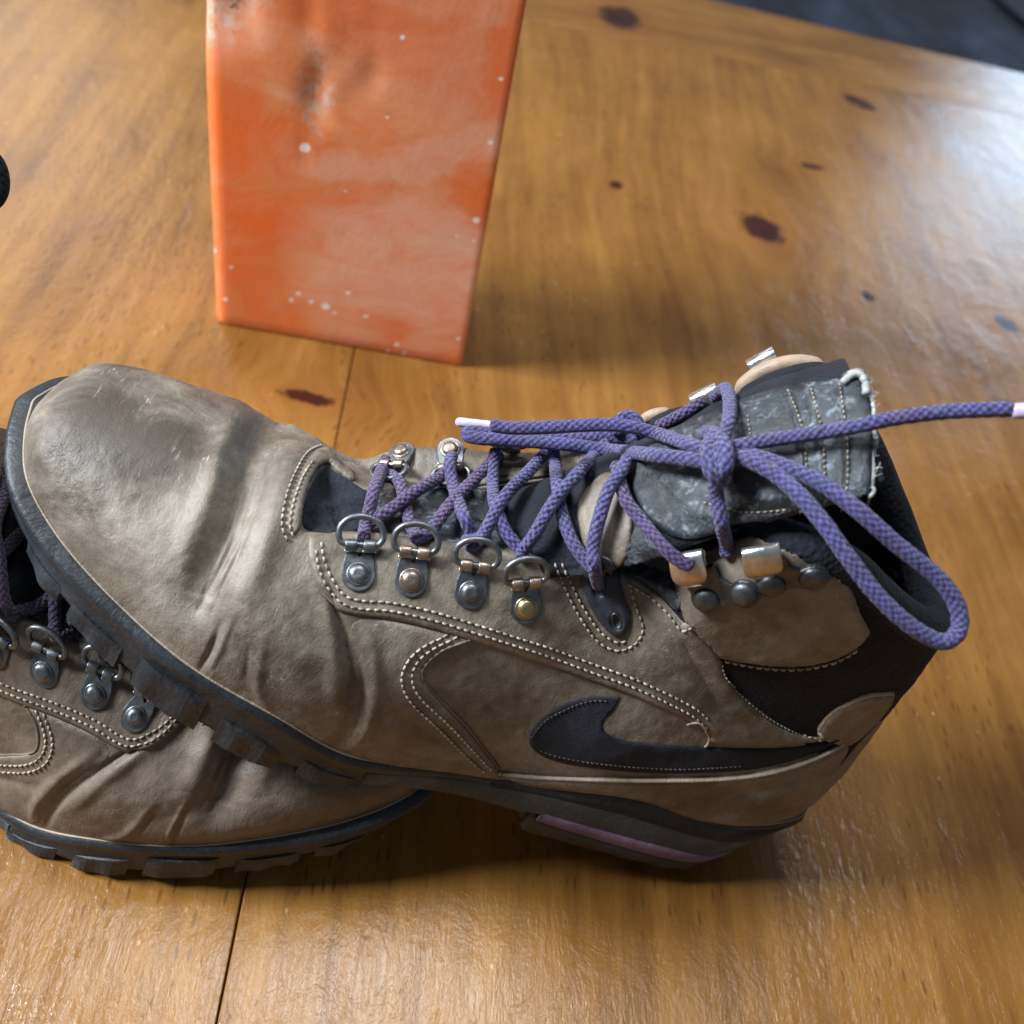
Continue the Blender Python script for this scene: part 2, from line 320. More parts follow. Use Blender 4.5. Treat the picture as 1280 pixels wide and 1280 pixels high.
    scr = noise(nt, mapped((520, 60, 1)), 1, 5, .7, 1.2)
    p = bump(nt, None, wav, .0020, .34); p = bump(nt, None, dent, .0006, .28, p); p = bump(nt, None, scr, .0004, .35, p); p = bump(nt, None, dn.outputs['Fac'], .0007, .35, p)
    L.new(p, b.inputs['Normal']); L.new(p, b.inputs['Coat Normal'])
    return m
WOOD = wood_mat()
table = empty('dining_table', Matrix.Translation((0, .4, 0)))
tag(table, 'varnished orange pine table top with dark knots under both boots', 'table')
def board(name, P4, cross, z=0., th=.03, bev=.0009):
    # P4: four corners (x,y) counter-clockwise; rounded arrises all round
    bm = bmesh.new(); vs_ = [bm.verts.new((p[0], p[1]-.4, z)) for p in P4]; f = bm.faces.new(vs_)
    if f.normal.z < 0: bm.normal_update()
    ex = bmesh.ops.extrude_face_region(bm, geom=[f]); bmesh.ops.translate(bm, vec=(0, 0, -th), verts=[g for g in ex['geom'] if isinstance(g, bmesh.types.BMVert)])
    bmesh.ops.recalc_face_normals(bm, faces=bm.faces)
    bmesh.ops.bevel(bm, geom=[e for e in bm.edges], offset=bev, segments=3, affect='EDGES', profile=.6)
    me = bpy.data.meshes.new(name); bm.to_mesh(me); bm.free(); me.materials.append(WOOD)
    o = bpy.data.objects.new(name, me); C.objects.link(o); o.parent = table; o['cross'] = float(cross); return o
EA = ground(695, 30)[:2]; EB = ground(1280, 145)[:2]; ED = (EB-EA)/np.linalg.norm(EB-EA)
def on_seam(off, y_end):  # point where the seam line at lateral offset meets the end-board line
    p = SEAM0+GN*off; A = np.array([GD, -ED]).T; s = np.linalg.solve(A, EA-p); return p+GD*s[0]
gap = .00025
for a0, a1 in ((-.62, 0), (0, .62), (.62, 1.2)):
    A0 = SEAM0+GN*(a0+gap)-GD*1.1; A1 = SEAM0+GN*(a1-gap)-GD*1.1
    board('plank', [A0, A1, on_seam(a1-gap, 0)-GD*.0008, on_seam(a0+gap, 0)-GD*.0008], 0.)
e0 = on_seam(-.62, 0); e1 = on_seam(1.2, 0); T0 = ground(890, 0)[:2]; T1 = ground(1280, 92)[:2]; TD = (T1-T0)/np.linalg.norm(T1-T0)
board('end_board', [e0, e1, T0+TD*1.3, T0-TD*.85], 1.)
# floor far below the table, and the dark chair leg seen past its edge
m, nt, b = newmat('dark_blue_grey_floor'); v = coords(nt); n = noise(nt, v, 2.2, 5, .6, .8); nt.links.new(ramp(nt, n, [(.38, (.012, .017, .028)), (.5, (.04, .055, .085)), (.66, (.11, .16, .25))]), b.inputs['Base Color']); b.inputs['Roughness'].default_value = .24; FLOOR = m  # brighter blues put the window's glare into the floor colour
tag(mesh('floor', [(-4, -3, -.74), (6, -3, -.74), (6, 9, -.74), (-4, 9, -.74)], [(0, 1, 2, 3)], FLOOR, None, False, scale=1), kind='structure')

V, Fs = tube(resample(smooth_path(np.array([ground(*p, -.733)*100 for p in [(1210, -40), (1240, -6), (1262, 14), (1290, 34), (1330, 50)]]), 10), 1.), .9, 8)
m, nt, b = newmat('black_cable'); b.inputs['Base Color'].default_value = (.01, .011, .014, 1); b.inputs['Roughness'].default_value = .5
tag(mesh('floor_cable', V, Fs, m), 'thin black cable on the blue floor past the far table edge', 'cable')
# ------------------------------------------------------------------ block of orange stone
SA = ground(268, 404); SCN = ground(577, 459); SAX = (SCN-SA)/np.linalg.norm(SCN-SA); SAY = np.array([-SAX[1], SAX[0], 0.])
def on_block(px, py):
    d = fw+(px-640)/F*right-(py-640)/F*up; t = np.dot(SA-CAMP, SAY)/np.dot(d, SAY); q = CAMP+d*t-SA; return float(q@SAX), float(q[2])
def stone_mat():
    m, nt, b = newmat('banded_orange_calcite'); L = nt.links; v = coords(nt)
    wv = N(nt, 'ShaderNodeMapping'); wv.inputs['Rotation'].default_value = (.1, -.45, .2); wv.inputs['Scale'].default_value = (7, 7, 15); L.new(v, wv.inputs[0])
    n = noise(nt, wv.outputs[0], 1, 7, .58, 1.1); n2 = noise(nt, v, 26, 6, .6, .8); n3 = noise(nt, v, 420, 3, .6); nb = noise(nt, v, 34, 4, .6)
    c = ramp(nt, n, [(.30, (.92, .17, .030)), (.48, (.86, .23, .070)), (.60, (.86, .31, .13)), (.75, (.92, .50, .32))])
    c = mix(nt, mth(nt, 'MULTIPLY', mth(nt, 'SUBTRACT', n2, .46, clamp=True), 2.2, clamp=True), c, (.84, .38, .22))
    sp = N(nt, 'ShaderNodeSeparateXYZ'); L.new(v, sp.inputs[0])
    X = mth(nt, 'ADD', sp.outputs[0], mth(nt, 'MULTIPLY', mth(nt, 'SUBTRACT', nb, .5), .028)); Z = mth(nt, 'ADD', sp.outputs[2], mth(nt, 'MULTIPLY', mth(nt, 'SUBTRACT', n2, .5), .03))
    nw = noise(nt, v, 500, 3, .7)
    def blob(px, py, a, bb, ang, k, soft, raw=False):
        x0, z0 = on_block(px, py); dx = mth(nt, 'SUBTRACT', sp.outputs[0] if raw else X, x0); dz = mth(nt, 'SUBTRACT', sp.outputs[2] if raw else Z, z0); ca, sa = math.cos(ang), math.sin(ang)
        wob = mth(nt, 'MULTIPLY', mth(nt, 'SUBTRACT', nw, .5), .0016 if raw else 0.); dx = mth(nt, 'ADD', dx, wob)
        e1 = mth(nt, 'DIVIDE', mth(nt, 'ADD', mth(nt, 'MULTIPLY', dx, ca), mth(nt, 'MULTIPLY', dz, sa)), a); e2 = mth(nt, 'DIVIDE', mth(nt, 'SUBTRACT', mth(nt, 'MULTIPLY', dz, ca), mth(nt, 'MULTIPLY', dx, sa)), bb)
        d2 = mth(nt, 'ADD', mth(nt, 'MULTIPLY', e1, e1), mth(nt, 'MULTIPLY', e2, e2)); return mth(nt, 'MULTIPLY', mth(nt, 'MULTIPLY', mth(nt, 'SUBTRACT', 1.35, d2, clamp=True), soft, clamp=True), k)
    def group(lst, raw=False):
        lst = [tuple(q) for q in lst]
        o = None
        for q in lst: r_ = blob(*q, raw=raw); o = r_ if o is None else mth(nt, 'MAXIMUM', o, r_)
        return o
    pale = group([(505, 335, .060, .048, .2, 1.2, .6), (560, 190, .055, .010, .5, .6, .8), (500, 210, .050, .008, .15, .6, .8), (560, 60, .06, .045, .3, .55, .5), (450, 45, .03, .02, .4, .4, .6), (290, 30, .03, .014, .3, .5, .8)])
    vein = ramp(nt, noise(nt, wv.outputs[0], 2.6, 8, .68, 1.4), [(.34, g3(.25)), (.48, g3(.7)), (.62, g3(1.))]); pale = mth(nt, 'MULTIPLY', pale, vein)
    c = mix(nt, pale, c, (.90, .60, .47))
    deep = group([(600, 240, .013, .02, .3, .75, .8), (280, 110, .018, .035, .1, .6, .7), (640, 60, .008, .03, 0., .7, .8), (420, 20, .05, .008, .1, .55, .8)])
    c = mix(nt, deep, c, (.86, .16, .018))
    drz = group([(395, 120, .009, .011, .2, .8, 1.), (398, 85, .004, .014, .2, .6, 1.), (388, 155, .003, .012, .5, .5, 1.), (258, 22, .018, .010, .4, .9, 1.), (285, 5, .02, .009, .2, .7, 1.)])
    c = mix(nt, mth(nt, 'MULTIPLY', drz, ramp(nt, noise(nt, v, 160, 5, .8), [(.4, (0, 0, 0)), (.6, (1, 1, 1))])), c, (.72, .62, .52))
    c = mix(nt, mth(nt, 'MULTIPLY', drz, ramp(nt, noise(nt, v, 210, 5, .8), [(.55, (0, 0, 0)), (.66, (1, 1, 1))])), c, (.22, .14, .08))
    k_ = .0011; chips = [(364, 376, 1.1), (373, 368, 1.1), (389, 378, 1.1), (407, 384, 1.9), (435, 367, 1.2), (418, 392, .8), (457, 396, 1.), (496, 431, 1.1), (573, 424, 1.), (595, 276, 1.5), (613, 179, 1.), (592, 302, .7), (503, 48, 1.), (266, 316, 1.2), (289, 335, .8), (282, 375, 1.), (381, 186, 2.2), (485, 439, .8), (505, 442, .9), (626, 100, .8), (571, 296, .6), (432, 240, .5), (484, 148, .6)]
    c = mix(nt, group([(a, b_, k_*r_, k_*r_*.85, .4, 1., 3.) for a, b_, r_ in chips], True), c, (.95, .86, .80))
    L.new(c, b.inputs['Base Color'])
    b.inputs['Subsurface Weight'].default_value = .22; b.inputs['Subsurface Radius'].default_value = (1, .4, .2); b.inputs['Subsurface Scale'].default_value = .008
    b.inputs['Roughness'].default_value = .30; p = bump(nt, None, n3, .0003, .3); bump(nt, b, n2, .0012, .25, p); return m
STONE = stone_mat()
def stone_block():
    a = ground(268, 404); c = ground(577, 459); ax = (c-a); Lx = np.linalg.norm(ax); ax /= Lx; ay = np.array([-ax[1], ax[0], 0.])
    nx, ny, nz = 80, 34, 150; Ty = .058; Hz = .27
    bm = bmesh.new(); bmesh.ops.create_cube(bm, size=1)
    for v_ in bm.verts: v_.co = Vector(((v_.co.x+.5)*Lx, (v_.co.y+.5)*Ty, (v_.co.z+.5)*Hz))
    bmesh.ops.bevel(bm, geom=[e for e in bm.edges if abs((e.verts[0].co-e.verts[1].co).z) > .1 and e.verts[0].co.x < .01 and e.verts[0].co.y < .01], offset=.0055, segments=2, affect='EDGES', profile=.55)
    bmesh.ops.bevel(bm, geom=[e for e in bm.edges if e.calc_face_angle(0) > 1.2], offset=.0011, segments=2, affect='EDGES', profile=.5)
    bmesh.ops.subdivide_edges(bm, edges=[e for e in bm.edges if e.calc_length() > .03], cuts=44, use_grid_fill=True)
    nf = noise1(5); P = np.array([v_.co for v_ in bm.verts]); bm.normal_update(); Nn = np.array([v_.normal for v_ in bm.verts])
    h = nf(P, 60.)*.00016+nf(P, 160.)*.00007
    for (px, py, r, dep) in ((398, 118, .009, .0020), (380, 186, .003, .0010), (262, 22, .010, .002), (300, 5, .010, .002), (385, 20, .006, .001), (450, 100, .02, .001)):
        d = fw+(px-640)/F*right-(py-640)/F*up; nrm = -ay; t = np.dot(a-CAMP, nrm)/np.dot(d, nrm); q = CAMP+d*t-a; ql = np.array([q@ax, q@ay, q[2]])
        dd = np.linalg.norm((P-ql)*[1.3, 1, .75], axis=1); h -= dep*np.exp(-(dd/r)**2)*(1+.7*nf(P, 330.))
    P = P+Nn*h[:, None]
    for v_, p in zip(bm.verts, P): v_.co = p
    bmesh.ops.recalc_face_normals(bm, faces=bm.faces)
    me = bpy.data.meshes.new('stone_block'); bm.to_mesh(me); bm.free(); me.polygons.foreach_set('use_smooth', [True]*len(me.polygons)); me.materials.append(STONE)
    o = bpy.data.objects.new('stone_block', me); C.objects.link(o)
    mt = Matrix.Identity(4)
    for i in range(3): mt[i][0] = ax[i]; mt[i][1] = ay[i]; mt[i][3] = a[i]
    mt[2][3] = .0004; o.matrix_world = mt
    return tag(o, 'tall orange stone block standing on the table behind the boots', 'stone block')
stone_block()

# ================================================================== BOOT (local frame in cm: x heel->toe, y towards the lateral side, z up)
AX = np.array([[-0.95585099, -0.05083683, 0.28942098], [0.09159278, -0.98739764, 0.12906072], [0.27921255, 0.14987169, 0.94846129]])
OR = np.array([.1069907, .21165373, .00701083]); SC = .956
def cam_local(): return AX@(CAMP-OR)*100/SC
CL = cam_local()
def ray(px, py):
    d = fw+(px-640)/F*right-(py-640)/F*up; d = AX@d; return d/np.linalg.norm(d)
def yplane(px, py, y):
    d = ray(px, py); return CL+d*(y-CL[1])/d[1]
def topx(P):  # local cm -> photo pixels
    Wd = np.atleast_2d(P)*SC/100@AX+OR; d = Wd-CAMP; z = d@fw; return np.stack([640+F*(d@right)/z, 640-F*(d@up)/z], -1)
# stations: Bx Bz | Tx TzLat TzMed | bow x,z | yLat yMed | ytLat ytMed | closed
ST = np.array([
 [-2.0, 2.9, .2, 13.2, 13.2, -.4, 0, 0, 0, 0, 0, 0],
 [-1.75, 3.0, .4, 13.3, 13.3, -.4, 0, 1.1, -1.0, 1.2, -1.2, 0],
 [-1.0, 3.0, 1.1, 13.4, 13.7, -.2, 0, 1.9, -1.8, 2.1, -2.1, 0],
 [.9, 2.75, 2.6, 13.7, 14.6, 0, 0, 2.7, -2.5, 2.7, -2.7, 0],
 [3.2, 2.6, 4.4, 14.2, 15.6, 0, 0, 3.1, -2.9, 3.1, -3.1, 0],
 [5.9, 2.6, 6.5, 14.8, 16.4, .2, 0, 3.4, -3.0, 3.4, -3.3, 0],
 [8.2, 2.1, 8.6, 14.8, 16.2, .3, 0, 3.6, -3.0, 3.3, -3.2, 0],
 [10., 1.65, 10.3, 13.1, 13.9, .3, 0, 3.7, -3.0, 2.0, -2.0, .5],
 [11.8, 1.4, 12., 11.6, 12.1, .2, 0, 3.9, -3.1, .5, -.5, .9],
 [13.6, 1.25, 14., 10.3, 10.6, .1, 0, 4.3, -3.3, 0, 0, 1],
 [16.1, 1.45, 16.5, 9.1, 9.1, 0, 0, 5.0, -3.8, 0, 0, 1],
 [18.7, 2.4, 19., 8.0, 8.0, 0, 0, 5.3, -4.4, 0, 0, 1],
 [21.6, 2.8, 21.8, 7.6, 7.6, 0, 0, 5.0, -4.8, 0, 0, 1],
 [24.1, 3.2, 24.4, 7.3, 7.3, 0, 0, 4.2, -4.9, 0, 0, 1],
 [26.5, 3.7, 26.6, 7.0, 7.0, 0, 0, 3.1, -4.5, 0, 0, 1],
 [28.2, 4.3, 28.1, 6.65, 6.65, .1, 0, 1.9, -3.7, 0, 0, 1],
 [29.0, 4.7, 28.8, 6.0, 6.0, .1, 0, .5, -2.6, 0, 0, 1],
 [29.4, 4.9, 29.3, 5.15, 5.15, 0, 0, -.9, -1.1, 0, 0, 1]])
NS = len(ST)
def body_pt(k, v, side, wid=0.):
    """k station coordinate, v 0 (sole) .. 1 (top), side +1 lateral / -1 medial -> points (N,3)"""
    S = catmull(ST, k); v = np.asarray(v, float)
    Bx, Bz, Tx = S[..., 0], S[..., 1], S[..., 2]; Tz = S[..., 3] if side > 0 else S[..., 4]
    yb = S[..., 7] if side > 0 else S[..., 8]; yt = S[..., 9] if side > 0 else S[..., 10]; a = np.clip(S[..., 11], 0, 1)
    yc = np.where(k > 8, (S[..., 7]+S[..., 8])/2, 0)*np.clip(k-8, 0, 1)
    tv = (1-a)*v+a*np.sin(v*np.pi/2)**1.02
    x = Bx+(Tx-Bx)*tv+4*tv*(1-tv)*S[..., 5]; z = Bz+(Tz-Bz)*tv+4*tv*(1-tv)*S[..., 6]
    # shaft profile: heel bulge, ankle waist, padded collar
    pin = np.exp(-((v-.58)/.2)**2)*.10-np.exp(-((v-.2)/.16)**2)*.07
    ys = (yb+(yt-yb)*v)*(1-pin)
    toe = np.clip((k-10)/4, 0, 1); ex = .95*(1-toe)+.72*toe
    yv = yc+(yb-yc)*(np.clip(np.cos(v*np.pi/2), 0, 1)**ex)*(1+.05*np.sin(np.pi*np.clip(v*1.6, 0, 1)))
    y = (1-a)*ys+a*yv
    return np.stack([x, y, z], -1)
NK, NV = 820, 210
kk = NS-1-(np.linspace(0, 1, NK)[::-1])*(NS-1)
# finer near heel and toe ends
e = np.linspace(0, 1, NK); kk = (NS-1)*(e+.03*np.sin(2*np.pi*e)*-1)
vv = np.linspace(0, 1, NV)
K2, V2 = np.meshgrid(kk, vv, indexing='ij')
GL = body_pt(K2, V2, 1); GM = body_pt(K2, V2, -1)
def grid_normals(G, flip):
    du = np.gradient(G, axis=0); dv = np.gradient(G, axis=1); n = np.cross(du, dv); n /= np.linalg.norm(n, axis=-1)[..., None]+1e-9
    return -n if flip else n
NLn = grid_normals(GL, False); NMn = grid_normals(GM, True)
if NLn[410, 84, 1] < 0: NLn = -NLn
if NMn[410, 84, 1] > 0: NMn = -NMn
def grid_bvh(Gs):
    V = []; Fs = []; o = 0
    for G in Gs:
        V.append(G.reshape(-1, 3)); Fs += grid_faces(G.shape[0], G.shape[1], o); o += G.shape[0]*G.shape[1]
    V = np.vstack(V); return BVHTree.FromPolygons(V.tolist(), Fs), V, Fs
class Surf:
    """something pixels and points can be dropped on; keeps smooth vertex normals"""
    def __init__(s, V, Fs):
        s.V = np.asarray(V, float); s.F = Fs; s.b = BVHTree.FromPolygons(s.V.tolist(), Fs)
        nv = np.zeros_like(s.V)
        F4 = [f for f in Fs if len(f) == 4]; F3 = [f for f in Fs if len(f) == 3]
        for ff in (F4, F3):
            if not ff: continue
            A = np.array(ff); n = np.cross(s.V[A[:, 2]]-s.V[A[:, 0]], s.V[A[:, -1]]-s.V[A[:, 1]])
            for c in range(A.shape[1]): np.add.at(nv, A[:, c], n)
        s.N = nv/(np.linalg.norm(nv, axis=1)[:, None]+1e-12)
    def hit(s, px, py):
        d = ray(px, py); h = s.b.ray_cast(Vector(CL), Vector(d), 200)
        if h[0] is None: return None
        p = np.array(h[0]); f = list(s.F[h[2]]); w_ = 1/(np.linalg.norm(s.V[f]-p, axis=1)+1e-4); n = (s.N[f]*w_[:, None]).sum(0); n /= np.linalg.norm(n)+1e-12
        if n@d > 0: n = -n
        return p, n
    def near(s, q, d):
        h = s.b.find_nearest(Vector(q)); p = np.array(h[0]); n = s.N[s.F[h[2]][0]].copy()
        if n@d > 0: n = -n
        return p, n
_, Vb, Fb = grid_bvh([GL, GM]); S0 = Surf(Vb, Fb)
def hitp(S, px, py):
    h = S.hit(px, py)
    if h is None:
        d = ray(px, py)
        # closest approach of the ray to the surface
        best = None
        for t in np.linspace(20, 50, 31):
            q = CL+d*t; pp = S.b.find_nearest(Vector(q)); dd = pp[3]
            if best is None or dd < best[0]: best = (dd, t)
        p, n = S.near(CL+d*best[1], d); return p, n
    return h

# ---- shape the leather: folds, dents, sunk throat
def seg_dist(P, L):
    """distance of points P to polyline L and arc fraction"""
    best = np.full(len(P), 1e9); fr = np.zeros(len(P)); n = len(L)-1
    for i in range(n):
        a, b_ = L[i], L[i+1]; ab = b_-a; t = np.clip(((P-a)@ab)/(ab@ab+1e-12), 0, 1); d = np.linalg.norm(P-(a+t[:, None]*ab), axis=1)
        m_ = d < best; best[m_] = d[m_]; fr[m_] = (i+t[m_])/n
    return best, fr
def px_in_poly(P, poly):
    x, y = P[:, 0], P[:, 1]; ins = np.zeros(len(P), bool); n = len(poly)
    for i in range(n):
        x1, y1 = poly[i]; x2, y2 = poly[(i+1) % n]
        c = ((y1 > y) != (y2 > y)) & (x < (x2-x1)*(y-y1)/(y2-y1+1e-12)+x1); ins ^= c
    return ins
def poly_dist(P, poly, closed=True):
    Q = np.asarray(poly, float); n = len(Q); best = np.full(len(P), 1e9)
    for i in range(n if closed else n-1):
        a, b_ = Q[i], Q[(i+1) % n]; ab = b_-a; t = np.clip(((P-a)@ab)/(ab@ab+1e-12), 0, 1); best = np.minimum(best, np.linalg.norm(P-(a+t[:, None]*ab), axis=1))
    return best
# folds: pixel polyline, width cm, depth cm (negative = ridge)
FOLDS = [
 ([(345, 515), (318, 560), (300, 620), (275, 680), (240, 760)], .85, .42),
 ([(350, 530), (325, 590), (305, 650), (268, 720), (245, 765)], .16, .09),
 ([(365, 520), (335, 580), (312, 650), (285, 715), (262, 750)], .12, .07),
 ([(300, 500), (275, 560), (255, 640), (225, 720)], .6, -.16),
 ([(330, 520), (300, 590), (282, 650), (250, 745)], .12, .06),
 ([(375, 560), (350, 620), (330, 690), (300, 760)], .7, -.18),
 ([(405, 720), (425, 780), (440, 840), (438, 890), (420, 930)], .22, .13),
 ([(425, 765), (450, 830), (452, 880), (436, 925)], .14, .09),
 ([(395, 700), (410, 770), (420, 840), (424, 890)], .5, -.10),
 ([(460, 790), (470, 850), (462, 900), (440, 935)], .35, -.10),
 ([(275, 780), (262, 815), (250, 835)], .14, .06), ([(290, 770), (276, 812), (262, 845)], .16, -.05),
 ([(310, 812), (306, 850)], .12, .05), ([(330, 800), (322, 860), (340, 890)], .3, -.07),
 ([(215, 690), (245, 740), (290, 800), (350, 860)], 1.0, .10),
 ([(480, 880), (520, 905), (560, 930)], .4, .06), ([(500, 940), (550, 952), (600, 962)], .3, -.05),
 ([(335, 505), (375, 520), (415, 545)], .5, -.12), ([(150, 560), (210, 600), (270, 640)], 1.4, .07),
 ([(60, 560), (80, 580), (95, 600)], .3, .018), ([(38, 540), (60, 548)], .3, .02),
 ([(352, 522), (322, 575), (300, 640), (282, 690), (262, 735)], .075, .050), ([(362, 530), (338, 580), (318, 640), (296, 695), (270, 748)], .07, .045), ([(338, 520), (310, 575), (290, 635), (272, 690), (250, 745)], .07, .045), ([(378, 528), (352, 580), (330, 640)], .07, .03), ([(300, 690), (280, 730), (262, 768)], .07, .05), ([(318, 600), (306, 650), (290, 690)], .06, .035),
 ([(415, 740), (432, 790), (446, 840), (444, 890), (428, 925)], .07, .05), ([(432, 800), (438, 850), (434, 900)], .07, .045), ([(455, 850), (456, 895), (442, 930)], .07, .04), ([(270, 790), (258, 820), (246, 845)], .06, .04), ([(286, 795), (272, 828), (256, 850)], .06, .04), ([(560, 925), (590, 945), (620, 962)], .07, .03),
 ([(600, 870), (620, 890), (650, 905)], .2, .03), ([(700, 790), (740, 800), (780, 830)], .3, .03),
 ([(850, 790), (870, 830), (900, 880)], .35, .07), ([(800, 800), (850, 850), (900, 900)], .5, -.06),
 ([(880, 980), (940, 985), (1000, 970)], .5, .05)]
THROAT = [(376, 664), (375, 640), (384, 612), (396, 588), (409, 578), (423, 592), (440, 602), (455, 612), (540, 608), (634, 597), (720, 588), (790, 560), (850, 560), (900, 640), (855, 704), (845, 740), (800, 722), (724, 702), (629, 689), (563, 679), (494, 671), (428, 668)]
folds3 = [(smooth_path([hitp(S0, *q)[0] for q in f], 4), wdt, dep) for f, wdt, dep in FOLDS]
nfA, nfB, nfC = noise1(1), noise1(2), noise1(3)
def displace(G, Nn, lateral):
    P = G.reshape(-1, 3); Nr = Nn.reshape(-1, 3); h = nfA(P, 1.3)*.055+nfB(P, 3.6)*.030+nfC(P, 9.)*.010
    zz = np.clip((P[:, 2]-ST[0, 1])/2.5, 0, 1)
    h *= .35+.65*np.clip(zz, 0, 1)
    wob = nfB(P, 2.4)*.12
    for L, wdt, dep in folds3:
        d, fr = seg_dist(P, L); d = np.abs(d+wob*min(1, wdt*1.2)); taper = np.sin(np.pi*np.clip(fr, .04, .96))**.55
        fall = np.exp(-(d/(wdt*.62))**2)
        h -= 1.35*dep*fall*taper
    if lateral or True:
        pp = topx(P); face = (Nr*(CL-P)).sum(1) > 0
        ins = px_in_poly(pp, THROAT) & face; dd = poly_dist(pp, THROAT)
        h -= np.where(ins, .42*np.clip(dd/14, 0, 1)**.6, 0)
    return (P+Nr*h[:, None]).reshape(G.shape)
closed = np.clip(catmull(ST, K2)[..., 11], 0, 1) > .985
GLd = displace(GL, NLn, True); GMd = displace(GM, NMn, False)
# weld the two halves along the closed top ridge
mid = (GLd[:, -1]+GMd[:, -1])/2; cm = closed[:, -1]
GLd[cm, -1] = mid[cm]; GMd[cm, -1] = mid[cm]
_, Vb, Fb = grid_bvh([GLd, GMd]); S1 = Surf(Vb, Fb)

BOOT = empty('hiking_boot')
def part(name, V, Fs, mat, parent=None, smooth=True, uv=None): return mesh(name, V, Fs, M[mat] if isinstance(mat, str) else mat, parent or BOOT, smooth, uv)
# body split into leather vamp and black collar cloth
def collar_face(c): return c[:, 0] < 11.2-np.clip(c[:, 2]-9, -3, 9)*.12
Fq = np.array(Fb); cen = Vb[Fq].mean(1)
isc = (cen[:, 2] > np.where(cen[:, 0] < -.35, 9.0, 6.9+.36*np.clip(cen[:, 0], -1, 12))) & (cen[:, 0] < 10.8) & ~((cen[:, 1] < -1) & (cen[:, 2] < 10))
def sub(faces):
    u, inv = np.unique(faces, return_inverse=True); return Vb[u], inv.reshape(faces.shape)
a_, b_ = sub(Fq[~isc]); upper = part('leather_upper', a_, b_.tolist(), 'leather')
a_, b_ = sub(Fq[isc]); part('collar', a_, b_.tolist(), 'mesh')

# ---- leather pieces laid over the body
COLL = [(Vb, [tuple(f) for f in Fb])]
def surf_all():
    V = []; Fs = []; o = 0
    for v_, f_ in COLL: V.append(v_); Fs += [tuple(i+o for i in f) for f in f_]; o += len(v_)
    return Surf(np.vstack(V), Fs)
def spline_poly(pts, corner=()):
    return np.asarray(pts, float)
def densify(poly, step):
    out = []; n = len(poly); own = []
    for i in range(n):
        a, b_ = np.array(poly[i], float), np.array(poly[(i+1) % n], float); k = max(1, int(np.linalg.norm(b_-a)/step))
        for j in range(k): out.append(a+(b_-a)*j/k); own.append(i)
    return np.array(out), own
def chaikin(poly, sharp=(), it=2):
    P = [np.array(p[:2], float) for p in poly]; sh = [i in sharp for i in range(len(P))]
    for _ in range(it):
        Q = []; s2 = []
        n = len(P)
        for i in range(n):
            if sh[i]: Q.append(P[i]); s2.append(True)
            else:
                Q.append(P[i]*.75+P[i-1]*.25); s2.append(False); Q.append(P[i]*.75+P[(i+1) % n]*.25); s2.append(False)
        P, sh = Q, s2
    return np.array(P)
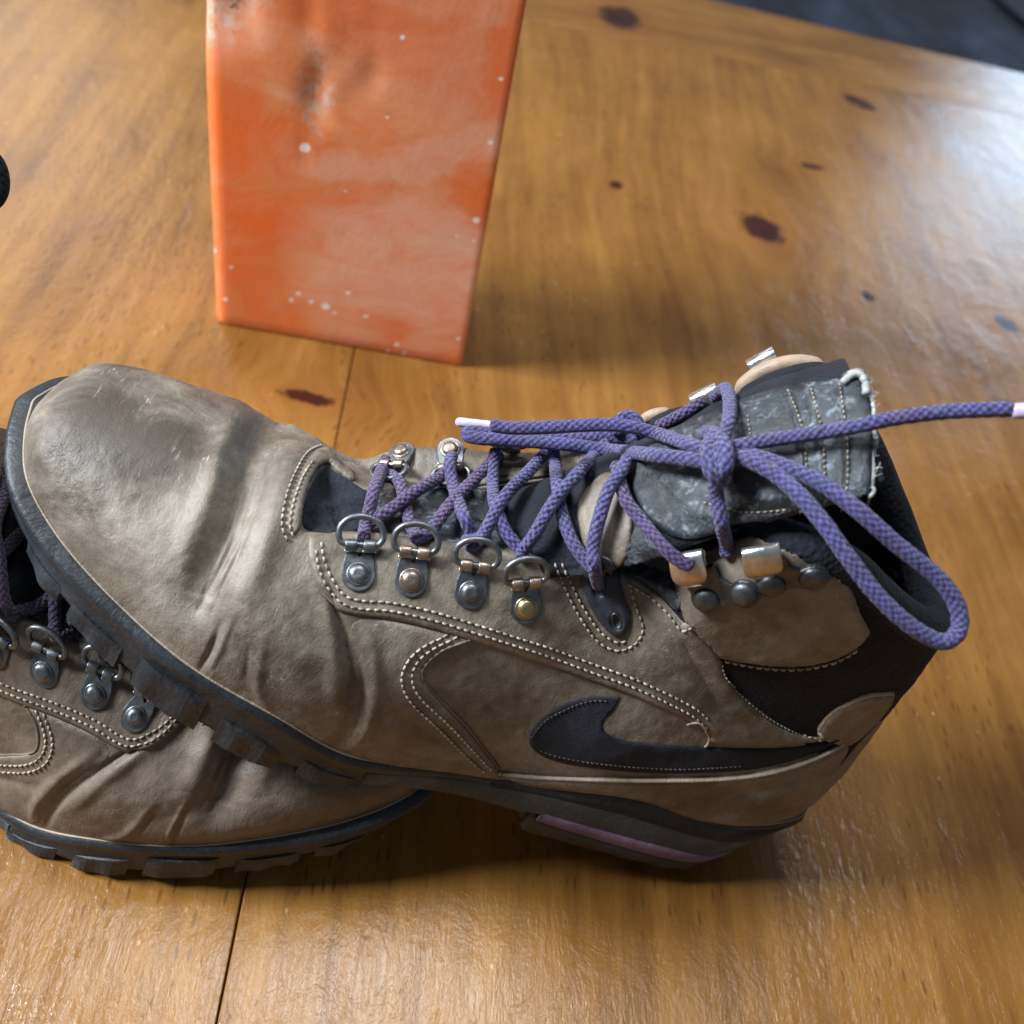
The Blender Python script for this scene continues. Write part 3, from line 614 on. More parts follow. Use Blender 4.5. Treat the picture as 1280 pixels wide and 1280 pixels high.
def panel(name, poly, S, th, mat, step=3.2, sharp=(), soft=None, softr=50, rnd=.14, jag=0., parent=None, relief=None, edgemat=None, collide=True, lift=0.):
    poly = chaikin(poly, sharp)
    B, _ = densify(poly, step)
    if jag: B = B+rng.normal(size=B.shape)*jag
    n = len(B); lo, hi = B.min(0), B.max(0)
    gx, gy = np.meshgrid(np.arange(lo[0], hi[0], step), np.arange(lo[1], hi[1], step*.87)); gx = gx+(np.arange(gx.shape[0]) % 2)[:, None]*step*.5
    P = np.stack([gx.ravel(), gy.ravel()], 1); P = P[px_in_poly(P, B)]; P = P[poly_dist(P, B) > step*.55]
    # a second ring just inside the rim for a crisp rolled edge
    cen_n = np.roll(B, -1, 0)-np.roll(B, 1, 0); nr = np.stack([-cen_n[:, 1], cen_n[:, 0]], 1); nr /= np.linalg.norm(nr, axis=1)[:, None]+1e-9
    area2 = (B[:, 0]*np.roll(B[:, 1], -1)-np.roll(B[:, 0], -1)*B[:, 1]).sum(); nr = nr if area2 > 0 else -nr
    allp = np.vstack([B, P])
    res = delaunay_2d_cdt([Vector(p) for p in allp], [(i, (i+1) % n) for i in range(n)], [], 1, 1e-5)
    V2_ = np.array([tuple(v_) for v_ in res[0]]); Fs = [tuple(f) for f in res[2]]
    cN = V2_[[f[0] for f in Fs]]*0
    tri = np.array(Fs); cc = V2_[tri].mean(1); keep = px_in_poly(cc, B); Fs = [Fs[i] for i in range(len(Fs)) if keep[i]]
    H = []; Nn = []
    for p in V2_:
        q, nn = hitp(S, *p); H.append(q); Nn.append(nn)
    H = np.array(H); Nn = np.array(Nn)
    dpx = poly_dist(V2_, B); depth = np.linalg.norm(H-CL, axis=1); dcm = dpx*depth/F
    prof = np.sqrt(np.clip(1-(1-np.clip(dcm/rnd, 0, 1))**2, 0, 1)); prof[dpx < .3] = 0
    if soft is not None:
        ds = poly_dist(V2_, soft, False)*depth/F; s_ = np.clip(ds/softr, 0, 1); prof = np.where(ds < softr, s_*s_*(3-2*s_)*np.where(dcm < ds*.98, prof, 1), prof)
    h = th*prof
    if relief is not None: h = h+relief(V2_, H)*np.clip(dcm/.2, 0, 1)
    h = np.maximum(h, .014)
    Vt = H+Nn*(h+lift)[:, None]
    # rim skirt: boundary loop dropped straight to just under the surface, with a vertical wall
    top_b = {}
    ed = {}
    for f in Fs:
        for i in range(3):
            k_ = (f[i], f[(i+1) % 3]); ed[k_] = 1
    bd = [k_ for k_ in ed if (k_[1], k_[0]) not in ed]
    Vt2 = Vt.copy(); bi = sorted({i for k_ in bd for i in k_}); mp = {}
    extra = []
    for i in bi:
        Vt2[i] = H[i]+Nn[i]*((lambda q: th*.62*q-.03*(1-q))(1 if soft is None else float(np.clip(poly_dist(V2_[i:i+1], soft, False)[0]/60, 0, 1)))+lift); mp[i] = len(Vt2)+len(extra); extra.append(H[i]-Nn[i]*.06)
    Vt2 = np.vstack([Vt2, np.array(extra)])
    # outward facing
    f0 = Fs[len(Fs)//2]; nn = np.cross(Vt[f0[1]]-Vt[f0[0]], Vt[f0[2]]-Vt[f0[0]])
    if nn@(CL-Vt[f0[0]]) < 0: Fs = [tuple(reversed(f)) for f in Fs]; bd = [(b2, a2) for a2, b2 in bd]
    Fall = Fs+[(b2, a2, mp[a2], mp[b2]) for a2, b2 in bd]
    o = part(name, Vt2, Fall, mat, parent)
    if edgemat:
        o.data.materials.append(M[edgemat]); nf_ = len(Fs); mi = np.zeros(len(Fall), int); mi[nf_:] = 1
        o.data.polygons.foreach_set('material_index', mi)
    if collide: COLL.append((Vt2, Fall))
    return o

HEELP = [(622, 966), (650, 968), (700, 971), (746, 972), (823, 973), (905, 971), (965, 963), (1020, 945), (1056, 927), (1061, 933), (1040, 965), (1015, 1000), (1000, 1012), (985, 1021), (932, 1031), (900, 1027), (867, 1022), (826, 1006), (790, 995), (740, 989), (690, 984), (655, 980)]
SIDEP = [(588, 800), (552, 812), (529, 832), (526, 848), (545, 873), (583, 911), (622, 962), (628, 974), (590, 968), (520, 960), (460, 952), (430, 946), (432, 880), (432, 800), (440, 772), (490, 776), (540, 787)]
softl = [(430, 948), (430, 880), (430, 800), (436, 768)]
panel('side_panel', SIDEP, S1, .13, 'leather', soft=softl, softr=2.0, sharp=(0, 7), edgemat='leather_edge')
Sx = surf_all()
EYEST = [(386, 671), (428, 667), (494, 672), (563, 680), (629, 690), (701, 698), (724, 703), (740, 712), (774, 717), (794, 722), (824, 744), (855, 779), (862, 776), (874, 792), (899, 818), (904, 842), (930, 876), (960, 903), (1000, 920), (1036, 922), (1014, 925), (976, 930), (910, 929), (886, 926), (889, 916), (867, 901), (834, 886), (790, 867), (746, 851), (684, 829), (635, 813), (586, 798), (537, 783), (488, 772), (448, 769), (422, 763), (402, 742), (389, 712), (384, 690)]
panel('eyelet_panel', EYEST, Sx, .17, 'leather', jag=.15, sharp=(0, 8, 11, 19), edgemat='leather_edge')
ANK = [(855, 775), (848, 726), (838, 704), (852, 700), (880, 690), (916, 675), (942, 668), (977, 665), (1012, 674), (1043, 700), (1065, 735), (1074, 766), (1087, 787), (1074, 805), (1043, 822), (999, 831), (951, 828), (903, 821), (899, 818), (874, 796)]
Sx = surf_all()
panel('ankle_panel', ANK, Sx, .20, 'leather', jag=.3, sharp=(2, 12), edgemat='leather_edge')
panel('heel_panel', HEELP, Sx, .16, 'leather', sharp=(0, 8), edgemat='leather_edge')
HC = [(1028, 922), (1023, 911), (1031, 899), (1052, 882), (1085, 868), (1117, 866), (1112, 880), (1092, 905), (1062, 931), (1045, 929)]
panel('heel_counter', HC, Sx, .16, 'leather', sharp=(5,), edgemat='leather_edge')
SWO = [(659, 922), (675, 898), (702, 881), (735, 870), (775, 871), (768, 887), (754, 900), (752, 911), (763, 921), (790, 928), (845, 932), (910, 935), (976, 936), (1020, 930), (1049, 925), (1020, 941), (976, 955), (932, 963), (856, 967), (790, 965), (735, 959), (692, 951), (667, 939)]
Sx = surf_all()
panel('curved_check_emblem', SWO, Sx, .05, 'swoosh', sharp=(4, 14), rnd=.08)
# cloth and leather in the throat
GUS = [(378, 662), (377, 640), (385, 614), (397, 590), (409, 581), (424, 594), (442, 604), (458, 614), (475, 625), (470, 662), (428, 668), (400, 666)]
panel('gusset', GUS, S1, .10, 'knit', sharp=(4,), relief=lambda p, H: -.12*np.exp(-((p[:, 0]-p[:, 1]*.5-100)/9)**2)+.08*np.exp(-((p[:, 1]-635+(p[:, 0]-400)*.2)/8)**2))
TNG = [(458, 622), (520, 612), (600, 604), (690, 596), (760, 582), (790, 640), (800, 700), (724, 700), (660, 694), (600, 684), (540, 678), (480, 668)]
panel('tongue_lower', TNG, S1, .16, 'vinyl', relief=lambda p, H: .07*np.sin(p[:, 0]*.09)*np.sin(p[:, 1]*.12))
def far_stay():
    lo = np.array([yplane(px, py, y) for px, py, y in [(428, 592, -1.0), (455, 612, -1.1), (500, 611, -1.2), (545, 607, -1.2), (590, 602, -1.25), (634, 597, -1.3), (690, 590, -1.5), (745, 580, -1.7), (800, 560, -2.0)]])
    hi = np.array([yplane(px, py, y) for px, py, y in [(415, 562, -2.0), (452, 574, -2.3), (490, 564, -2.5), (530, 559, -2.6), (580, 560, -2.7), (632, 566, -2.8), (690, 562, -2.8), (745, 548, -2.9), (800, 530, -3.0)]])
    t_ = np.linspace(0, 8, 110); lo, hi = catmull(lo, t_), catmull(hi, t_)
    dn = hi+np.array([0, -1.0, -1.4]); d2 = hi+np.array([0, -1.15, -3.6]); l0 = lo+(lo-hi)*.04+np.array([0, 0, -.22])
    rows = np.stack([l0, lo, lo*.5+hi*.5+np.array([.0, .02, .10]), hi, dn, d2], 1)
    G = np.stack([catmull(rows[i], np.linspace(0, 5, 60)) for i in range(110)]); P = G.reshape(-1, 3)
    G = G+(nfB(P, 2.6)*.05+nfC(P, 6.)*.025).reshape(110, 60)[..., None]*np.array([0, .5, 1.])
    Vq = np.vstack([G.reshape(-1, 3), (G+np.array([0, .06, -.2])).reshape(-1, 3)]); k_ = 110*60
    Fq_ = grid_faces(110, 60)+grid_faces(110, 60, k_, True)+[(i*60, k_+i*60, k_+(i+1)*60, (i+1)*60) for i in range(109)]+[(j, j+1, k_+j+1, k_+j) for j in range(59)]
    o = part('far_eyelet_panel', Vq, Fq_, 'leather'); o.data.materials.append(M['leather_edge'])
    mi = np.zeros(len(Fq_), int); mi[2*109*59:2*109*59+109] = 1; o.data.polygons.foreach_set('material_index', mi)
    COLL.append((Vq, Fq_))
far_stay()

# ---- tongue rising out of the throat
TR = np.array([[15.2, 9.3, 2.0], [13.6, 10.9, 2.5], [12.3, 12.7, 2.9], [11.3, 14.4, 3.1], [10.3, 16.1, 3.3], [9.2, 17.6, 3.4], [8.3, 18.7, 3.3]])
nu, nv2 = 60, 48
rr_ = catmull(TR, np.linspace(0, 6, nu)); tt = np.linspace(-1, 1, nv2)
tang = np.gradient(rr_[:, :2], axis=0); tang /= np.linalg.norm(tang, axis=1)[:, None]; nrm = np.stack([tang[:, 1], -tang[:, 0]], 1)   # forward-up normal
def tongue_sheet(off):
    G = np.zeros((nu, nv2, 3))
    for j, t_ in enumerate(tt):
        back = 1.25*abs(t_)**2.2; o_ = off*np.sqrt(max(0, 1-abs(t_)**6))
        G[:, j, 0] = rr_[:, 0]+nrm[:, 0]*(o_-back); G[:, j, 2] = rr_[:, 1]+nrm[:, 1]*(o_-back); G[:, j, 1] = rr_[:, 2]*t_*(1 if t_ > 0 else .74)
    return G
Ga = tongue_sheet(.35); Gb = tongue_sheet(-.35)
nA = grid_normals(Ga, False)
Ga = Ga+np.sign(nA[30, 24, 0])*nA*(nfB(Ga.reshape(-1, 3), 2.2).reshape(nu, nv2)*.09+nfC(Ga.reshape(-1, 3), 6).reshape(nu, nv2)*.03)[..., None]
Vt = np.vstack([Ga.reshape(-1, 3), Gb.reshape(-1, 3)]); n0 = nu*nv2
Ft = grid_faces(nu, nv2)+grid_faces(nu, nv2, n0, True)
for i in range(nu-1):
    for j in (0, nv2-1):
        q = (i*nv2+j, (i+1)*nv2+j, n0+(i+1)*nv2+j, n0+i*nv2+j); Ft.append(q if j == 0 else q[::-1])
for j in range(nv2-1): Ft.append(((nu-1)*nv2+j, (nu-1)*nv2+j+1, n0+(nu-1)*nv2+j+1, n0+(nu-1)*nv2+j))
tongue = part('tongue', Vt, Ft, 'knit')
STG = Surf(Vt, Ft)

COLL.append((Vt, [tuple(f) for f in Ft]))
VIN = [(786, 592), (811, 553), (855, 533), (925, 502), (986, 484), (1039, 477), (1050, 474), (1058, 500), (1063, 551), (1066, 600), (1058, 640), (1044, 664), (1004, 656), (960, 650), (916, 654), (890, 669), (846, 674), (816, 656), (798, 626)]
rl = [([(985, 484), (1000, 540), (1004, 600), (992, 660)], 5, .10), ([(1008, 480), (1024, 540), (1028, 600), (1016, 664)], 5, .09), ([(1040, 476), (1050, 540), (1052, 600), (1036, 660)], 4, .07),
      ([(830, 600), (870, 640), (930, 655)], 6, .06), ([(880, 570), (930, 620), (1000, 622)], 7, .10), ([(870, 590), (920, 640), (995, 636)], 4, -.05), ([(860, 540), (900, 532), (950, 530)], 5, .05), ([(800, 580), (860, 575), (900, 600)], 5, .05)]
def vin_relief(p, H):
    h = np.zeros(len(p))
    for L, wd, dp in rl: h += dp*np.exp(-(poly_dist(p, L, False)/wd)**2)
    return h+nfC(H, 5.)*.022+nfB(H, 11.)*.012
panel('tongue_badge', VIN, STG, .16, 'vinyl', step=2.6, relief=vin_relief, edgemat=None)
FLAP = [(1050, 474), (1057, 470), (1068, 466), (1079, 472), (1086, 499), (1090, 551), (1090, 595), (1081, 632), (1069, 658), (1060, 670), (1044, 664), (1054, 640), (1062, 600), (1062, 551)]
panel('tongue_flap', FLAP, STG, .26, 'vinyl', step=2.6, relief=vin_relief, edgemat='leather_edge', sharp=(3,))
BEI = [(720, 632), (738, 606), (760, 588), (784, 600), (792, 640), (788, 684), (776, 712), (752, 700), (730, 690), (727, 665)]
panel('tongue_patch', BEI, surf_all(), .10, 'leather', step=3)
TRIM = [(360, 672), (354, 655), (362, 615), (374, 585), (392, 560), (412, 555), (432, 580), (446, 598), (440, 604), (424, 594), (409, 578), (396, 586), (384, 610), (376, 640), (376, 666)]
panel('throat_trim', TRIM, S1, .16, 'leather', step=2.4, soft=[(360, 672), (354, 655), (362, 615), (374, 585), (392, 560), (412, 555), (432, 580)], softr=.3, edgemat='leather_edge')

M['fray'] = thread('frayed_backing', (.20, .22, .23), (.40, .42, .42))
SG = [(778, 712), (788, 672), (800, 650), (832, 680), (852, 700), (840, 706), (848, 728), (853, 770), (826, 744), (796, 722)]
panel('side_gusset', SG, surf_all(), .10, 'vinyl', step=2.6)
# ---- sole
NU = 560
ks = (NS-1)*(np.linspace(0, 1, NU//2)+.03*-np.sin(2*np.pi*np.linspace(0, 1, NU//2)))
SS = catmull(ST, ks)
OUT = np.vstack([np.stack([SS[:, 0], SS[:, 7], SS[:, 1]], 1), np.stack([SS[:, 0], SS[:, 8], SS[:, 1]], 1)[::-1][1:-1]])
tg = np.roll(OUT, -2, 0)-np.roll(OUT, 2, 0); on = np.stack([-tg[:, 1], tg[:, 0], tg[:, 2]*0], 1); on /= np.linalg.norm(on, axis=1)[:, None]+1e-9
if (on[:, 1]*OUT[:, 1]).sum() < 0: on = -on
for _ in range(3): on = (np.roll(on, 1, 0)+on+np.roll(on, -1, 0)); on /= np.linalg.norm(on, axis=1)[:, None]+1e-9
ox = OUT[:, 0]; J = OUT[:, 2]
BZ = np.interp(ox, [-2, 0, 2, 8.6, 9.2, 11, 13.4, 14.6, 16.5, 19, 22, 24, 26, 28, 29.8], [-.35, -.55, -.62, -.6, .35, .45, .40, .22, .12, .25, .75, 1.35, 2.2, 3.2, 3.9])
TOEW = .34*np.clip((ox-21)/6, 0, 1)
def sole_pt(idx, z, out):
    P = OUT[idx].copy(); out = np.asarray(out)+TOEW[idx]*(np.asarray(out) > .05); q = np.clip((P[:, 2]-z)/(P[:, 2]-BZ[idx]+1e-6), 0, 1.3)
    P = P+on[idx]*np.asarray(out).reshape(-1, 1)
    wr = np.clip((2.5-OUT[idx][:, 0])/4, 0, 1); P[:, 0] += 1.45*wr*np.clip(q, 0, 1)**.9
    wt_ = np.clip((OUT[idx][:, 0]-26.5)/3.3, 0, 1); P[:, 0] -= 1.2*wt_*q**2
    P[:, 2] = z; return P
ALL = np.arange(len(OUT))
def band(name, rows, mat, idx=ALL, closed=True):
    R_ = [sole_pt(idx, z, o) for z, o in rows]; n = len(idx); m_ = len(R_)
    V = np.stack(R_, 1).reshape(-1, 3); Fs = []
    for i in range(n if closed else n-1):
        for j in range(m_-1): Fs.append((i*m_+j, i*m_+j+1, ((i+1) % n)*m_+j+1, ((i+1) % n)*m_+j))
    if not closed: Fs += [tuple(range(m_)), tuple((n-1)*m_+j for j in range(m_-1, -1, -1))]
    COLL.append((V, Fs)); return part(name, V, Fs, mat, SOLE)
one = np.ones(len(OUT))
# solid core of the sole, closed above and below
SOLE = None
rows = [(J+.22, -.35*one), (J+.24, -.02*one), (J+.16, .10*one)]
fr = np.clip((ox-12.5)/2.5, 0, 1)       # 0 heel/arch, 1 forefoot
lipz = .03*nfC(OUT, 2.)
rows += [(J+.02+lipz, (.16+.06*fr)*one), (J-.22, (.15+.05*fr)*one), (J-.34, (.13+.02*fr)*one)]
core_b = BZ+.50*np.clip((ox-14)/2, 0, 1)+.25*np.clip((9-ox)/.5, 0, 1)
for t_ in (.25, .5, .75, .95): rows.append(((J-.34)*(1-t_)+core_b*t_, (.12+.10*fr*t_-.04*(1-fr)*t_)*one))
rows.append((core_b, .0*one)); rows.append((core_b, -.8*one))
R_ = [sole_pt(ALL, z, o) for z, o in rows]; m_ = len(R_); n = len(OUT); V = np.stack(R_, 1).reshape(-1, 3); Fs = []
for i in range(n):
    for j in range(m_-1): Fs.append((i*m_+j, i*m_+j+1, ((i+1) % n)*m_+j+1, ((i+1) % n)*m_+j))
for i in range(1, n//2):
    a, b2 = i, n-i; c, d = i+1, n-i-1
    if c <= n//2-1 or True:
        a %= n; b2 %= n; c %= n; d %= n
        if len({a, b2, c, d}) == 4: Fs += [(a*m_, b2*m_, d*m_, c*m_), (a*m_+m_-1, c*m_+m_-1, d*m_+m_-1, b2*m_+m_-1)]
SOLE = part('sole', V, Fs, 'rubber'); COLL.append((V, [f for f in Fs if len(f) == 4]))
def cut(lo, hi, sgn=0): return ALL[(ox > lo) & (ox < hi)] if sgn == 0 else ALL[(ox > lo) & (ox < hi) & ((OUT[:, 1]-np.interp(ox, [0, 30], [0, -1]))*sgn > 0)]
# heel and arch foams: index runs medial -> round the heel -> lateral
hi_ = np.r_[np.arange(n-1, n//2, -1)[::-1], np.arange(0, n//2)]
def heelrun(xmax): idx = [i for i in hi_ if ox[i] < xmax]; return np.array(idx)
h1 = heelrun(15.2); x1 = ox[h1]; J1 = J[h1]
zd = np.interp(x1, [-2, 1, 3.5, 6, 8.5, 10.6, 15], [1.7, 1.75, 1.85, 1.95, 1.75, 1.35, .9]); zd = np.minimum(zd, J1-.15)
zg = np.interp(x1, [-2, 0, 3, 8.2, 9.2, 11, 13, 15.3], [.52, .55, .70, .72, .42, .40, .36, .30])
zb_ = np.interp(x1, [-2, 8.6, 9.4, 15.3], [.2, .3, .36, .2])
band('midsole', [(zd+.05, 0*x1), (zd+.02, .17+0*x1), (zd-.05, .20+0*x1), (zg+.1, .22+0*x1), (zg+.02, .20+0*x1), (zg, -.1+0*x1)], 'midsole', h1, False)
h2 = h1[(x1 < 10.9)]; x2 = ox[h2]; J2 = J[h2]; zd2 = zd[x1 < 10.9]
band('midsole_wedge', [(J2+.05, 0*x2), (J2-.02, .19+0*x2), (J2*.5+zd2*.5, .21+0*x2), (zd2+.05, .20+0*x2), (zd2, 0*x2)], 'midsole_dark', h2, False)
h3 = heelrun(8.5); x3 = ox[h3]; tp = np.clip((8.5-x3)/.5, 0, 1)**.5
za = np.interp(x3, [-2, 0, 3, 8.5], [.50, .53, .68, .70]); zb3 = np.interp(x3, [-2, 0, 3, 8.5], [.24, .14, .12, .30])
za = za+.10; zb3 = zb3-.04
band('purple_stripe', [(za, 0*x3), (za-.02, .225+0*x3), ((za+zb3)/2, .245+0*x3), (zb3+.02, .23+0*x3), (zb3, 0*x3)], 'purple_foam', h3, False)
h4 = heelrun(8.9); x4 = ox[h4]; ser = .10*(np.sin(np.arange(len(h4))*2*np.pi/11) > .1)
zt4 = np.interp(x4, [-2, 0, 3, 8.3, 8.9], [.26, .16, .14, .32, .75])
band('heel_outsole', [(zt4, -.02+0*x4), (zt4-.02, .17+0*x4), (zt4-.3, .21+0*x4), (BZ[h4]+ser*.5+.08, .19+ser*.6), (BZ[h4]+ser, .05+0*x4), (BZ[h4]+ser, -2.0+0*x4)], 'rubber', h4, False)
# tread lugs round the forefoot
def lug(i0, i1, top, bot_extra=0.):
    idx = np.arange(i0, i1+1) % n
    if len(idx) < 4: return
    t_ = np.linspace(0, 1, len(idx)); endf = np.clip(np.minimum(t_, 1-t_)*len(idx)/3., 0, 1)
    zt = J[idx]-top; zb5 = BZ[idx]-bot_extra
    slope = .35*(t_-.5)*rng.uniform(-.6, 1.6); lw = .05*np.sin(t_*rng.uniform(5, 14)+rng.uniform(0, 6))
    rows = [(zt-.02+slope*.4, -.2+0*t_), (zt-.06+slope*.4, .17+.08*endf), (zt-.30, .24+.06*endf+lw*.5), (zb5*.8+zt*.2, .29+.05*endf+lw), (zb5+.06+np.abs(lw), .24+.04*endf), (zb5, .12*endf), (zb5+.02, -1.5+0*t_), (zt-.3, -1.6+0*t_)]
    P = np.stack([sole_pt(idx, z, o) for z, o in rows], 1); m2 = P.shape[1]; V = P.reshape(-1, 3); Fs = []
    for i in range(len(idx)-1):
        for j in range(m2): Fs.append((i*m2+j, i*m2+(j+1) % m2, (i+1)*m2+(j+1) % m2, (i+1)*m2+j))
    Fs += [tuple(range(m2))[::-1], tuple((len(idx)-1)*m2+j for j in range(m2))]
    part('lug', V, Fs, 'rubber', SOLE, smooth=False)
LG = [(15.0, 17.4, .70), (17.9, 20.3, .95), (20.75, 23.1, .62), (23.5, 25.5, .85), (25.85, 27.4, .62), (27.7, 28.7, .6)]
for half in (0, 1):
    rng_i = np.arange(0, n//2) if half == 0 else np.arange(n//2, n)
    for a0, a1, tp_ in LG:
        ii = rng_i[(ox[rng_i] > a0) & (ox[rng_i] < a1)]
        lug(ii.min(), ii.max(), tp_+rng.uniform(-.12, .12))
ii = np.arange(n)[ox > 28.85]; lug(ii.min(), (ii.min()+ii.max())//2-2, .7); lug((ii.min()+ii.max())//2+2, ii.max(), .7)

wl = sole_pt(ALL, J+.22, .05*one); wl = np.vstack([wl, wl[:1]]); V, Fs = tube(resample(wl, .12), .042, 6, False); part('welt_cord', V, Fs, 'leather_edge')
# ---- collar: padded rim, ribbed lining
kr = np.linspace(6.6, .02, 70); one_ = np.ones(70)
rimL = body_pt(kr, one_, 1); rimM = body_pt(kr, one_, -1)[::-1][1:]
rim = np.vstack([rimL, rimM]); cy = rim.copy(); ctr = np.array([4.6, 0, 0])
inw = np.stack([ctr[0]-rim[:, 0], -rim[:, 1], 0*rim[:, 0]], 1); inw /= np.linalg.norm(inw, axis=1)[:, None]
rc = rim+inw*.58; V, Fs = tube(rc, .64+.05*nfB(rc, 1.5), 22); part('collar_padding', V, Fs, 'knit'); COLL.append((V, [f for f in Fs if len(f) == 4]))
rows = []
for dz, ins in ((.25, .9), (-.3, 1.15), (-1.2, 1.25), (-2.5, 1.2), (-4., .9), (-6., .8), (-8.2, .9)):
    q = rim+inw*ins; q[:, 2] += dz; q[:, 0] += np.clip(-dz, 0, 4)*-.12+.0; rows.append(q)
G = np.stack(rows, 1); G = np.stack([catmull(G[i], np.linspace(0, 6, 40)) for i in range(len(G))])
part('collar_lining', G.reshape(-1, 3), grid_faces(G.shape[0], 40), 'rib'); COLL.append((G.reshape(-1, 3), grid_faces(G.shape[0], 40)))
# far ankle flap: rolled leather edge with a black binding in front
def edge_roll(name, pts, y, r, mat, extra=0):
    P = np.array([yplane(px, py, y) for px, py in pts]); P = resample(smooth_path(P, 10), .12)
    t_ = np.linspace(0, 1, len(P)); V, Fs = tube(P, r*np.clip(np.sin(np.pi*np.clip(t_, .03, .97))*2.2, .2, 1), 14); part(name, V, Fs, mat); COLL.append((V, [f for f in Fs if len(f) == 4]))
edge_roll('collar_binding', [(918, 506), (940, 491), (965, 479), (1000, 467), (1030, 466), (1046, 474)], -3.0, .33, 'knit')
edge_roll('flap_edge', [(916, 498), (930, 481), (950, 466), (975, 456), (1000, 453), (1022, 457), (1038, 464)], -3.35, .26, 'tan')
edge_roll('flap_edge', [(800, 536), (806, 524), (822, 517), (842, 516)], -3.1, .20, 'tan')
edge_roll('collar_binding', [(806, 541), (830, 527), (860, 519), (900, 505), (920, 498)], -2.9, .34, 'knit')
def far_flap():
    # outside of the medial ankle leather, carried up behind the tongue
    top = np.array([yplane(px, py, -3.4) for px, py in [(800, 536), (822, 518), (870, 515), (916, 497), (950, 466), (1000, 453), (1038, 464), (1056, 482)]])
    top = catmull(top, np.linspace(0, 7, 50)); rows = [top+np.array([-.02*d*d, -.25*math.sin(d*.6)-.05, -d]) for d in np.linspace(-.05, 4.5, 16)]
    G = np.stack(rows, 1); G2 = G+np.array([0, .28, 0]); V = np.vstack([G.reshape(-1, 3), G2.reshape(-1, 3)]); k_ = 50*16
    Fs = grid_faces(50, 16)+grid_faces(50, 16, k_, True); part('far_ankle_panel', V, Fs, 'tan')
far_flap()

# ---- metal fittings
Sx = surf_all()
def frame(p0, p1, S, lift=0.):
    """origin under pixel p0, 'up' towards pixel p1, along the surface there"""
    o, nn = hitp(S, *p0); q, _ = hitp(S, *p1)
    # average the normal over a patch
    ns = [hitp(S, p0[0]+a, p0[1]+b2)[1] for a in (-14, 0, 14) for b2 in (-10, 0, 10)]; nn = np.mean(ns, 0); nn /= np.linalg.norm(nn)
    u = q-o; u -= nn*(u@nn); u /= np.linalg.norm(u); r_ = np.cross(u, nn); return o+nn*lift, r_, u, nn
def put(fr, V): V = np.asarray(V, float); o, r_, u, nn = fr; return o+V[:, :1]*r_+V[:, 1:2]*u+V[:, 2:3]*nn
def plate(outline, z0, z1, bev=.03):
    P = np.array(outline, float); n_ = len(P); c = P.mean(0); inn = P+(c-P)/np.linalg.norm(c-P, axis=1)[:, None]*bev
    V = np.vstack([np.c_[P, np.full(n_, z0)], np.c_[P, np.full(n_, z1-bev)], np.c_[inn, np.full(n_, z1)]]); Fs = []
    for k_ in (0, 1):
        for i in range(n_): j = (i+1) % n_; Fs.append((k_*n_+i, k_*n_+j, (k_+1)*n_+j, (k_+1)*n_+i))
    Fs.append(tuple(2*n_+i for i in range(n_))); return V, Fs
def dome(x, y, r, h, z0, rim=True):
    prof = [(r*1.22, 0), (r*1.20, .05), (r*1.02, .06), (r, .05), (r*.97, .09), (r*.85, h*.72), (r*.6, h*.93), (r*.34, h), (r*.22, h*.96), (r*.12, h*.97), (0.001, h)] if rim else [(r, 0), (r*.98, h*.3), (r*.85, h*.6), (r*.6, h*.87), (r*.3, h*.98), (.001, h)]
    a = np.linspace(0, 2*np.pi, 28, endpoint=False); V = []
    for rr, hh in prof: V.append(np.stack([x+rr*np.cos(a), y+rr*np.sin(a), np.full(28, z0+hh)], 1))
    return np.vstack(V), grid_faces(len(prof), 28, closed_v=True)
def arc(cx, cy, r, a0, a1, k_=10): a = np.radians(np.linspace(a0, a1, k_)); return [(cx+r*math.cos(t), cy+r*math.sin(t)) for t in a]
def strip(path, w0, th=.07):
    """bent metal strip: path of (y,z), half-width per point, along x"""
    P = np.array(path, float); T = np.gradient(P, axis=0); T /= np.linalg.norm(T, axis=1)[:, None]; Nn = np.stack([-T[:, 1], T[:, 0]], 1)
    w0 = np.broadcast_to(w0, (len(P),)); V = []
    for i, p in enumerate(P):
        a, b2 = p-Nn[i]*th/2, p+Nn[i]*th/2; w_ = w0[i]; V += [(-w_, *a), (w_, *a), (w_, *b2), (-w_, *b2)]
    Fs = grid_faces(len(P), 4, closed_v=True)+[(0, 1, 2, 3), tuple(4*(len(P)-1)+k_ for k_ in (3, 2, 1, 0))]
    return np.array(V), Fs
def bevobj(o, wd=.00025):
    md = o.modifiers.new('bevel', 'BEVEL'); md.width = wd; md.segments = 2; md.limit_method = 'ANGLE'; md.angle_limit = R(40); return o
